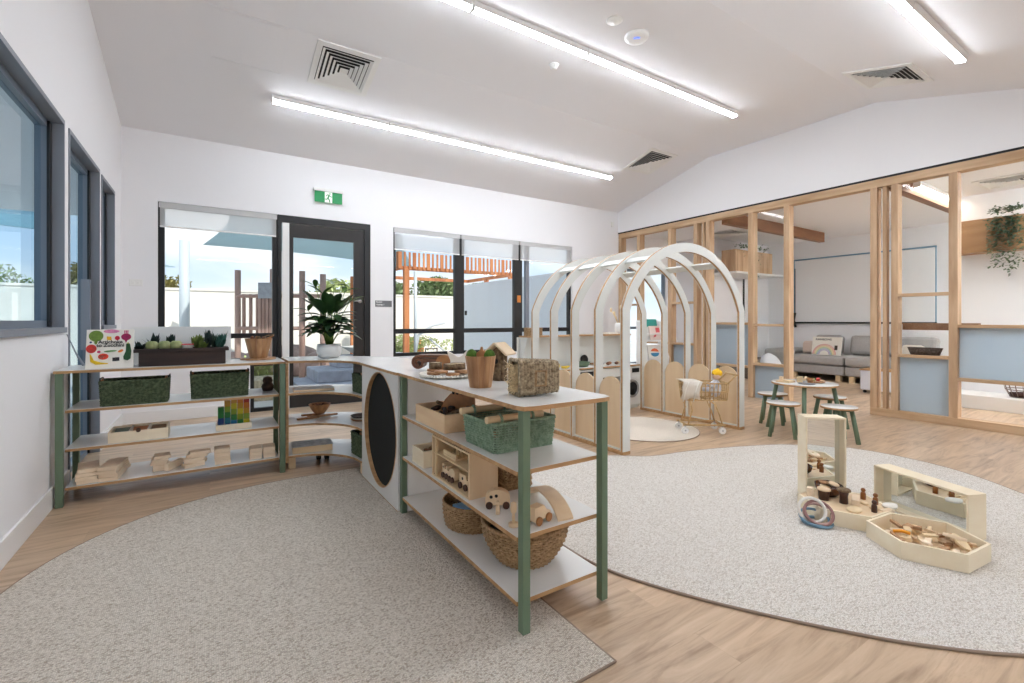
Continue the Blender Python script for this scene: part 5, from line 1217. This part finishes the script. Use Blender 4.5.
# loose pieces
inside = lambda x,y,m: math.hypot(x-3.005,y-.843) < m
cnt = 0
kinds = ['curved','flat','round','stick']
for i in range(46):
    for _ in range(50):
        x = 3.005+R.uniform(-.18,.18); y = .843+R.uniform(-.17,.17)
        if inside(x,y,.155): break
    lay = i//16; z = .030+lay*.018+.008; a = R.random()*6.28; k = R.choice(['stick','flat','chip','chip','notch'])
    M_ = T(x,y,z)@RZ(a)@Matrix.Rotation(R.uniform(-.15,.15),4,'X')@Matrix.Rotation(R.uniform(-.12,.12),4,'Y')
    m = MB(M=M_)
    if k == 'stick': m.cbox((0,0,0),(R.uniform(.07,.11),.016,.012)); l = 'narrow pale wooden stick in the pile inside the open hexagon tray'
    elif k == 'flat': l_ = R.uniform(.05,.08); m.prism([(-l_/2,-.015),(l_/2,-.010),(l_/2*.8,.013),(-l_/2*.9,.016)],-.006,.006); l = 'flat pale wooden offcut in the pile inside the open hexagon tray'
    elif k == 'chip': m.prism([(-.022,-.014),(.02,-.016),(.026,.006),(.0,.018),(-.024,.012)],-.008,.008); l = 'small angular wooden chip in the pile inside the open hexagon tray'
    else: m.prism([(-.03,-.012),(.03,-.012),(.03,.014),(.01,.014),(.01,.002),(-.01,.002),(-.01,.014),(-.03,.014)],-.008,.008); l = 'notched wooden piece in the pile inside the open hexagon tray'
    tag(m.build('wooden_offcut',R.choice([pine_m,beech_m,plyface_m,beech_m,mat('tan_chip',(196,152,110),.6,var=.2,vscale=30)])),l,'wooden piece',k+' pieces in the open hexagon tray')
tag(MB(M=T(3.055,.745,.092)@Matrix.Rotation(.35,4,'Y')).lathe([(0,-.008),(.044,-.008),(.044,.008),(0,.008)],n=36).build('wooden_disc',beech_m,bevel=.001),'large round pale wooden disc on top of the pile in the open hexagon tray','disc')
tag(MB(M=T(3.02,.715,.088)@RZ(.8)@Matrix.Rotation(-.3,4,'Y')).prism([(p[0]*.055,p[1]*.02) for p in [(math.cos(2*PI*k/24),math.sin(2*PI*k/24)) for k in range(24)]],-.006,.006).build('wooden_oval',pine_m),'pale oval wooden blade leaning on the large disc in the open hexagon tray','wooden piece')
tag(MB().tube([(2.90,.94,.087),(2.92,.91,.093),(2.93,.88,.089)],.008,7).build('orange_felt_strip',mat('orange_felt',(238,160,40),.8)),'curled orange strip at the left of the open hexagon tray','strip')
# things on the platform
t = thing('live_edge_bowl','glossy dark brown wooden bowl of slices on the hexagon platform','bowl',(3.175,1.335,PZ))
bc = Vector((3.165,1.345,PZ)); MB().lathe([(0,0.0003),(.045,.0003),(.075,.03),(.082,.062),(.076,.062),(.068,.032),(.04,.010),(0,.010)],n=40,M=T(*bc)@RZ(.6)@Matrix.Diagonal((1.05,.9,1,1))).build('body',mat('glossy_brown',(120,70,36),.25,rgb2=(60,32,18),vscale=25),t)
for i,(dx,dy,a) in enumerate(((-.025,.01,.2),(.02,-.01,-.15),(.01,.03,.1),(-.005,-.03,.3))):
    tag(MB(M=T(bc.x+dx,bc.y+dy,bc.z+.05+i*.008)@Matrix.Rotation(a,4,'X')).lathe([(0,-.003),(.028,-.003),(.028,.003),(0,.003)],n=18).build('wood_slice',[pine_m,bark_m,acacia_m,plyface_m][i]),'%s thin wood slice in the glossy brown bowl'%('pale','grey bark','reddish','cream')[i],'wood slice','slices in the glossy bowl')
t = thing('log_cup','dark bark cup with a pale round slice on top, left of the bowl','cup',(3.04,1.33,PZ)); MB().lathe([(0,0),(.026,0),(.030,.05),(.032,.056),(0,.056)],n=18,c=(3.055,1.325,PZ)).build('body',walnut_m,t); MB().lathe([(0,.0565),(.036,.0565),(.034,.066),(0,.066)],n=18,c=(3.055,1.325,PZ)).build('slice_lid',plyface_m,t)
t = thing('mushroom_log','dark log with a wide bark cap standing right of the bowl on the platform','log toy',(3.075,1.225,PZ)); MB().lathe([(0,0),(.022,0),(.020,.04),(.026,.07),(0,.07)],n=16,c=(3.09,1.235,PZ)).build('trunk',walnut_m,t); MB().lathe([(0,.0705),(.034,.0705),(.036,.078),(.03,.084),(0,.082)],n=18,c=(3.09,1.235,PZ)).build('cap',bark_m,t)
tag(MB().cbox((3.02,1.385,PZ+.03),(.04,.03,.06),rz=.3).build('wooden_block',beech_m,bevel=.002),'upright pale block at the left corner of the hexagon platform','block')
tag(MB(M=T(3.13,1.19,PZ)@RZ(.4)@FY).prism([(-.028,0),(.028,0),(.028,.03),(0,.055),(-.028,.03)],-.018,.018).build('house_block',beech_m,bevel=.0015),'small pale house shaped block behind the dark log','block')
peg(3.255,1.20,PZ,.066,'amber peg doll at the back of the platform, furthest from the viewer',amber_m,r=.0135,grp='peg dolls on the platform')
peg(3.215,1.125,PZ,.066,'amber peg doll in the middle, just behind the dark one',amber_m,r=.0135,grp='peg dolls on the platform')
peg(3.085,1.085,PZ,.066,'dark walnut peg doll at the front right of the platform',walnut_m,r=.0135,grp='peg dolls on the platform')
def wdisc(x,y,z,rx,ry,h,a,l,mt=pine_m): tag(MB(M=T(x,y,z)@RZ(a)@Matrix.Diagonal((rx,ry,1,1))).lathe([(0,.0002),(.95,.0002),(1,h*.5),(.95,h),(0,h)],n=28).build('wooden_disc',mt),l,'disc','pale discs on the platform')
wdisc(3.02,1.155,PZ,.056,.036,.012,.2,'large pale oval disc lying at the front of the platform'); wdisc(3.155,1.10,PZ,.04,.028,.010,-.3,'pale oval disc lying behind the dark walnut peg doll')
wdisc(3.24,1.065,PZ,.045,.032,.016,-.2,'cream rounded disc at the right edge of the platform',cream_m); wdisc(3.18,1.165,PZ,.03,.02,.010,.5,'small pale disc between the amber peg dolls and the house block')
tag(MB().cbox((3.155,1.055,PZ+.006),(.07,.02,.011),rz=-.3).build('wooden_strip',beech_m),'narrow pale strip lying at the right front edge of the platform','wooden piece')
# bangles leaning on the tray
def bangle(c_,r,rt,tilt,az,mt,l):
    M_ = T(*c_)@RZ(az)@Matrix.Rotation(tilt,4,'Y')
    return tag(MB(M=M_).tube([(r*math.cos(2*PI*k/48),r*math.sin(2*PI*k/48),0) for k in range(48)],rt,8,closed=True).build('ring',mt),l,'ring','rings leaning on the hexagon platform')
blu = mat('blue_ring',(116,148,168),.6); mau = mat('mauve_ring',(150,112,108),.6); pin = mat('pink_ring',(176,146,140),.6); whr = mat('white_ring',(232,228,220),.6)
az = math.atan2(.55,.83)+PI
bangle((2.862,1.275,.0115+.0085),.072,.0075,0.0,az,blu,'blue ring lying flat on the rug at the bottom of the ring pile')
bangle((2.850,1.285,.046),.070,.0072,.32,az+.2,blu,'blue ring tilted just above the flat one in the ring pile')
bangle((2.86,1.27,.068),.068,.0078,.55,az+.1,pin,'pale pink ring in the middle of the ring pile')
bangle((2.853,1.262,.078),.068,.0078,.80,az+.1,mau,'dark mauve ring leaning behind the white ring')
bangle((2.840,1.292,.086),.064,.0085,1.12,az,whr,'white ring standing steepest at the front of the ring pile')

# ------------------------------------------------------------------ outdoors
conc = mat('pale_concrete',(206,202,196),.9,var=.06,vscale=3)
struct('ground', MB().box(-14,20,YB+TH+.001,40,-.25,-.10).box(-14,XL-TH-.16,-3,YB+TH,-.25,-.10), conc, loc=(0,0,0))
struct('wall_boundary', MB().box(-14,16,16,16.2,-.10,2.0).box(-14,16,15.97,16.23,2.0,2.06), mat('render_wall',(238,230,218),.9,var=.03,vscale=2), loc=(0,0,0))
tag(MB().box(5.88,5.96,6.95,11.6,-.10,2.12).build('privacy_screen',mat('blue_grey_sheet',(230,233,236),.6)),'tall plain blue grey screen wall outside the right window','screen wall')
struct('roof_verandah', MB().box(-7,XL-TH-.01,1.0,9.4,2.72,2.86), wall_m, loc=(0,0,0))
# window box patterns on the wall
for i,(x,z) in enumerate(((-1.95,1.25),(-1.5,1.25),(-1.98,.75),(-1.5,.75))): tag(MB().box(x-.06,x+.06,15.955,15.999,z-.06,z+.06).build('wall_marker',mat('orange_marker',(214,160,110),.7)),'small tan square mounted on the boundary wall, %s of four'%('upper left','upper right','lower left','lower right')[i],'wall marker','tan squares on the boundary wall')
tag(MB().tube([(-.42,11.2,-.10),(-.42,11.2,2.72)],.09,14).build('sail_post',mat('galvanised',(196,204,208),.4)),'pale steel post of the shade sail outside the left window','post')
sail_m = glass_mat('shade_sail_cloth',(.7,.85,.9),dens=.92,dcol=(182,202,208))
def sail(P,label,mt=sail_m,sag=.14):
    P = [Vector(p) for p in P]; n = len(P); c_ = sum(P,Vector())/n; pts = []
    for i in range(n):
        a,b = P[i],P[(i+1)%n]
        for k in range(8): s = k/8; p = a.lerp(b,s); pts.append(p+(c_-p)*sag*math.sin(PI*s))
    m = MB(); v = [c_]+pts; m.add(v,[(0,i+1,(i+1)%len(pts)+1) for i in range(len(pts))],smooth=True)
    o = m.build('shade_sail',mt); s_ = o.modifiers.new('thick','SOLIDIFY'); s_.thickness = .01
    return tag(o,label,'shade sail')
sail([(-.15,14.38,3.09),(5.2,13.6,2.72),(2.9,7.4,3.35),(.2,8.2,3.25)],'large blue grey shade sail over the yard outside the glass door')
sail([(-.86,17.2,2.75),(-2.6,18.2,3.3),(-2.2,16.5,2.55)],'small grey shade sail tip beyond the steel post')
sail([(-5.9,18.0,4.25),(-3.3,17.8,4.1),(-3.2,15.5,3.3),(-6.2,15.2,3.35)],'teal shade sail seen through the left wall window',mat('teal_sail',(104,138,150),.8))
# timber play structure
pw = wood('pinkish_timber',(196,164,150),(158,124,112),'Z',.8,8)
t = thing('timber_play_fort','weathered pinkish timber posts and slats of a play fort outside the door','play fort',(1.0,10.2,-.10))
for x,y,h in ((.45,10.45,2.12),(1.02,10.1,2.14),(1.49,9.75,2.1),(1.83,9.55,2.04),(1.22,9.95,1.75)): MB().tube([(x,y,-.10),(x,y,h)],.055,10).build('post',pw,t)
MB().tube([(.45,10.42,1.62),(1.9,9.5,1.62)],.035,8).build('rail',pw,t); MB().tube([(.45,10.42,1.0),(1.9,9.5,1.0)],.035,8).build('rail',pw,t)
for i in range(4): a = .55+i*.055*2; MB().tube([(a,10.44-.62*(a-.45),.9),(a,10.44-.62*(a-.45),1.66)],.032,8).build('slat',pw,t)
for i in range(5): x = .80+i*.05; MB().cbox((x+.05*i*.2,10.13-i*.03,1.25),(.055,.03,.75),rz=-.55).build('board',pw,t)
MB().cbox((.90,10.0,1.72),(.30,.03,.30),rz=-.55).build('grey_panel',mat('grey_notice',(168,170,176),.6,var=.1,vscale=14),t)
t = thing('stone_steps','low blue grey stone terrace steps outside the glass door','steps',(1.8,9.0,-.10))
stn = mat('blue_grey_stone',(176,180,192),.85,var=.12,vscale=6)
MB().box(1.2,3.3,7.9,9.35,-.10,.10).build('lower_step',stn,t,bevel=.02); MB().box(1.5,3.3,8.3,9.35,.10,.30).build('middle_step',stn,t,bevel=.02); MB().box(1.9,3.3,8.7,9.35,.30,.50).build('upper_step',stn,t,bevel=.02)
t = thing('rock_slope','pinkish sloping rock bank behind the stone steps','rocks',(1.6,11.6,-.10))
for i,(x,y,s) in enumerate(((.9,11.3,.55),(1.6,11.8,.7),(2.2,11.4,.5),(.4,11.9,.5))): MB().ball((x,y,.15),(s,s*.7,s*.65),9).build('boulder',mat('pink_stone',(190,160,148),.95,var=.25,vscale=6),t)
tag(MB().box(-.3,.95,8.2,8.9,-.10,.22).build('sand_box',mat('straw_ground',(206,190,160),1,var=.3,vscale=20)),'low straw coloured garden bed outside below the left window','garden bed')
t = thing('water_bowl','wide shallow pale stone bowl on the steps outside the door','bowl',(2.5,9.0,.50)); MB().lathe([(0,0),(.2,0),(.45,.16),(.42,.16),(.18,.03),(0,.03)],n=32,c=(2.5,9.0,.50)).build('body',conc,t)
# pergola
og = wood('orange_cedar',(214,140,88),(176,104,62),'Z',.7,8)
t = thing('cedar_pergola','orange cedar pergola with vertical slats outside the wide window','pergola',(4.4,9.2,-.10))
A_,B_,C_,D_ = Vector((3.45,9.6,0)),Vector((5.55,8.3,0)),Vector((6.6,10.6,0)),Vector((4.3,12.2,0))
B2 = Vector((5.70,9.9,0)); 
for p,w_ in ((Vector((3.52,9.62,0)),.10),(Vector((6.28,11.0,0)),.09),(Vector((6.25,9.75,0)),.09),(Vector((3.0,12.0,0)),.09)): MB().box(p.x-w_*.55,p.x+w_*.55,p.y-w_*.55,p.y+w_*.55,-.10,2.25).build('post',og,t,bevel=.004)
P0 = Vector((3.40,9.70,0)); P1 = Vector((6.30,9.70,0)); n_ = 28
for k in range(n_):
    x = P0.x+(P1.x-P0.x)*k/(n_-1); w_ = .030 if k%3 else .055
    MB().cbox((x,9.66,2.44),(w_*1.4,.02,.36)).build('slat',og,t)
for k in range(10): y = 9.72+k*.25; MB().cbox((3.36,y,2.44),(.02,.09,.36)).build('slat',og,t)
MB().box(3.40,6.30,9.68,9.74,2.24,2.32).build('beam',og,t); MB().box(3.38,3.44,9.75,12.1,2.24,2.32).build('beam',og,t); MB().box(6.24,6.30,9.75,12.1,2.24,2.32).build('beam',og,t); MB().box(3.45,6.23,12.0,12.08,2.24,2.32).build('beam',og,t)
MB().tube([(3.70,9.55,-.10),(3.70,9.55,2.2)],.035,10).build('downpipe',mat('galvanised',(196,204,208),.4),t)
# trees and shrubs
def bush(name,c_,r,n,label,mt,size=.14,trunk=True,cat='tree'):
    t = thing(name,label,cat,(c_[0],c_[1],-.10)); m = MB()
    blobs = [(Vector((c_[0]+R.gauss(0,r[0]*.45),c_[1]+R.gauss(0,r[1]*.4),c_[2]+R.gauss(0,r[2]*.35))),R.uniform(.35,.6)) for _ in range(9)]
    for i in range(n):
        b,s_ = R.choice(blobs); d = Vector((R.gauss(0,1),R.gauss(0,1),R.gauss(0,1))).normalized()*R.uniform(.5,1)
        p = b+Vector((d.x*r[0]*s_,d.y*r[1]*s_,d.z*r[2]*s_)); a = R.random()*6.28; e = R.uniform(-1,1); q = Vector((math.cos(a)*math.cos(e),math.sin(a)*math.cos(e),math.sin(e)))*size; w = q.cross(Vector((R.random(),R.random(),1))).normalized()*size*.4
        m.add([p-q,p+w,p+q,p-w],[(0,1,2,3)])
    o = m.build('foliage',mt,t); o['kind'] = 'stuff'
    if trunk: MB().tube([(c_[0],c_[1],-.10),(c_[0]+.1,c_[1],c_[2]*.6),(c_[0],c_[1],c_[2])],[.14,.10,.05],8).build('trunk',bark_m,t)
    return t
tf = mat('eucalypt_green',(166,178,128),.8,rgb2=(124,144,92),vscale=1.5); tf2 = mat('pale_grass_green',(196,202,140),.8,rgb2=(156,170,108),vscale=2); tf3 = mat('dry_gold_green',(170,158,96),.8,rgb2=(130,130,80),vscale=2)
bush('tree',(-8.0,29,2.6),(2.2,1,1.3),2600,'dense grey green tree beyond the wall, seen through the left wall window',tf)
bush('tree',(-5.0,27,2.8),(1.0,1,1.2),1500,'smaller gold green tree at the right edge of the left wall window',tf3)
bush('tree',(-1.9,24,2.4),(.9,.8,.9),1500,'round gold green tree just beyond the wall left of the steel post',tf3)
bush('tree',(4.2,21,2.0),(1.8,.9,.8),2200,'low pale green tree beyond the wall, seen through the glass door',tf2)
bush('tree',(7.4,19,2.4),(2.0,.9,1.0),2600,'feathery green tree beyond the wall left of the pergola post',tf)
bush('tree',(11.5,22.5,2.1),(2.4,.9,.8),2600,'yellow green tree line beyond the wall behind the pergola',tf2)
bush('shrub',(5.1,14.2,.35),(1.2,.4,.4),1400,'low flowering shrub at the foot of the boundary wall outside the wide window',tf2,.07,False,'shrub')
bush('shrub',(4.0,15.3,1.0),(.35,.3,.55),500,'thin dark shrub beside the cedar post',tf,.07,True,'shrub')
bush('shrub',(.45,9.2,.35),(.5,.3,.35),900,'small green shrub in the garden bed left of the door',tf2,.05,False,'shrub')
t = thing('garden_arch','white curved play frame standing outside the wide window','play frame',(6.0,13.2,-.10))
MB().tube([(5.1,13.3,-.1),(5.25,13.3,.7),(5.7,13.3,1.0),(6.1,13.3,1.08)],.045,8).tube([(5.6,13.3,.6),(6.1,13.3,.2)],.03,8).build('frame',mat('silver_pipe',(190,192,194),.4),t)
tag(MB().lathe([(0,0),(.3,0),(.27,.18),(.14,.3),(0,.34)],c=(5.75,14.9,.25)).box(5.5,6.0,14.7,15.1,-.1,.249).build('orange_dome',og),'small orange dome on a box beside the shrub outside','dome')
t = thing('garden_chair','tiny dark framed chair outside on the paving','chair',(3.62,8.4,-.1)); m = MB()
for x in (3.5,3.74):
    for y in (8.3,8.5): m.tube([(x,y,-.10),(x,y,.62 if y > 8.4 else .35)],.012,6)
m.tube([(3.5,8.5,.60),(3.74,8.5,.60)],.012,6).tube([(3.5,8.5,.48),(3.74,8.5,.48)],.012,6); m.build('frame',mat('dark_brown_metal',(90,70,64),.5),t); MB().box(3.49,3.75,8.29,8.51,.33,.35).build('seat',dark_m,t)

# ------------------------------------------------------------------ light, world, camera
w = bpy.data.worlds.new('sky'); bpy.context.scene.world = w; w.use_nodes = True; nt = w.node_tree; N = nt.nodes; L = nt.links
bg = N['Background']; tc = N.new('ShaderNodeTexCoord'); mp = N.new('ShaderNodeMapping'); mp.inputs['Scale'].default_value = (1,1,3.2); L.new(tc.outputs['Generated'],mp.inputs[0])
nz = N.new('ShaderNodeTexNoise'); nz.inputs['Scale'].default_value = 3.2; nz.inputs['Detail'].default_value = 7; L.new(mp.outputs[0],nz.inputs['Vector'])
cr = N.new('ShaderNodeValToRGB'); e = cr.color_ramp.elements; e[0].position = .42; e[0].color = lin((160,200,238)); e[1].position = .62; e[1].color = lin((252,253,255))
L.new(nz.outputs['Fac'],cr.inputs[0])
sep = N.new('ShaderNodeSeparateXYZ'); L.new(tc.outputs['Generated'],sep.inputs[0]); mr = N.new('ShaderNodeMapRange'); mr.inputs['From Min'].default_value = 0; mr.inputs['From Max'].default_value = .25; mr.inputs['To Min'].default_value = .75; mr.inputs['To Max'].default_value = 0
L.new(sep.outputs['Z'],mr.inputs[0]); mx = N.new('ShaderNodeMixRGB'); mx.inputs[2].default_value = lin((246,249,253)); L.new(mr.outputs[0],mx.inputs[0]); L.new(cr.outputs[0],mx.inputs[1]); L.new(mx.outputs[0],bg.inputs[0])
bg.inputs[1].default_value = .80
s = bpy.data.lights.new('sun','SUN'); s.energy = 2.8; s.angle = .01; s.color = (1,.96,.9); o = bpy.data.objects.new('sun',s); C.objects.link(o)
o.rotation_euler = Vector((-.28,.62,-.75)).to_track_quat('-Z','Y').to_euler()
cam = bpy.data.cameras.new('camera'); co = bpy.data.objects.new('camera',cam); C.objects.link(co)
co.location = (0,0,1.15); co.rotation_euler = (PI/2,0,-math.atan(302/467.6)); cam.sensor_width = 36; cam.lens = 467.6/1024*36; cam.shift_y = -21/1024; cam.clip_start = .05; cam.clip_end = 200
sc = bpy.context.scene; sc.camera = co
sc.view_settings.view_transform = 'Standard'; sc.view_settings.look = 'None'; sc.view_settings.exposure = .70; sc.view_settings.gamma = 1; sc.view_settings.use_curve_mapping = False
sc.cycles.use_denoising = True; sc.cycles.max_bounces = 10; sc.cycles.diffuse_bounces = 6; sc.cycles.transparent_max_bounces = 16; sc.cycles.sample_clamp_indirect = 6
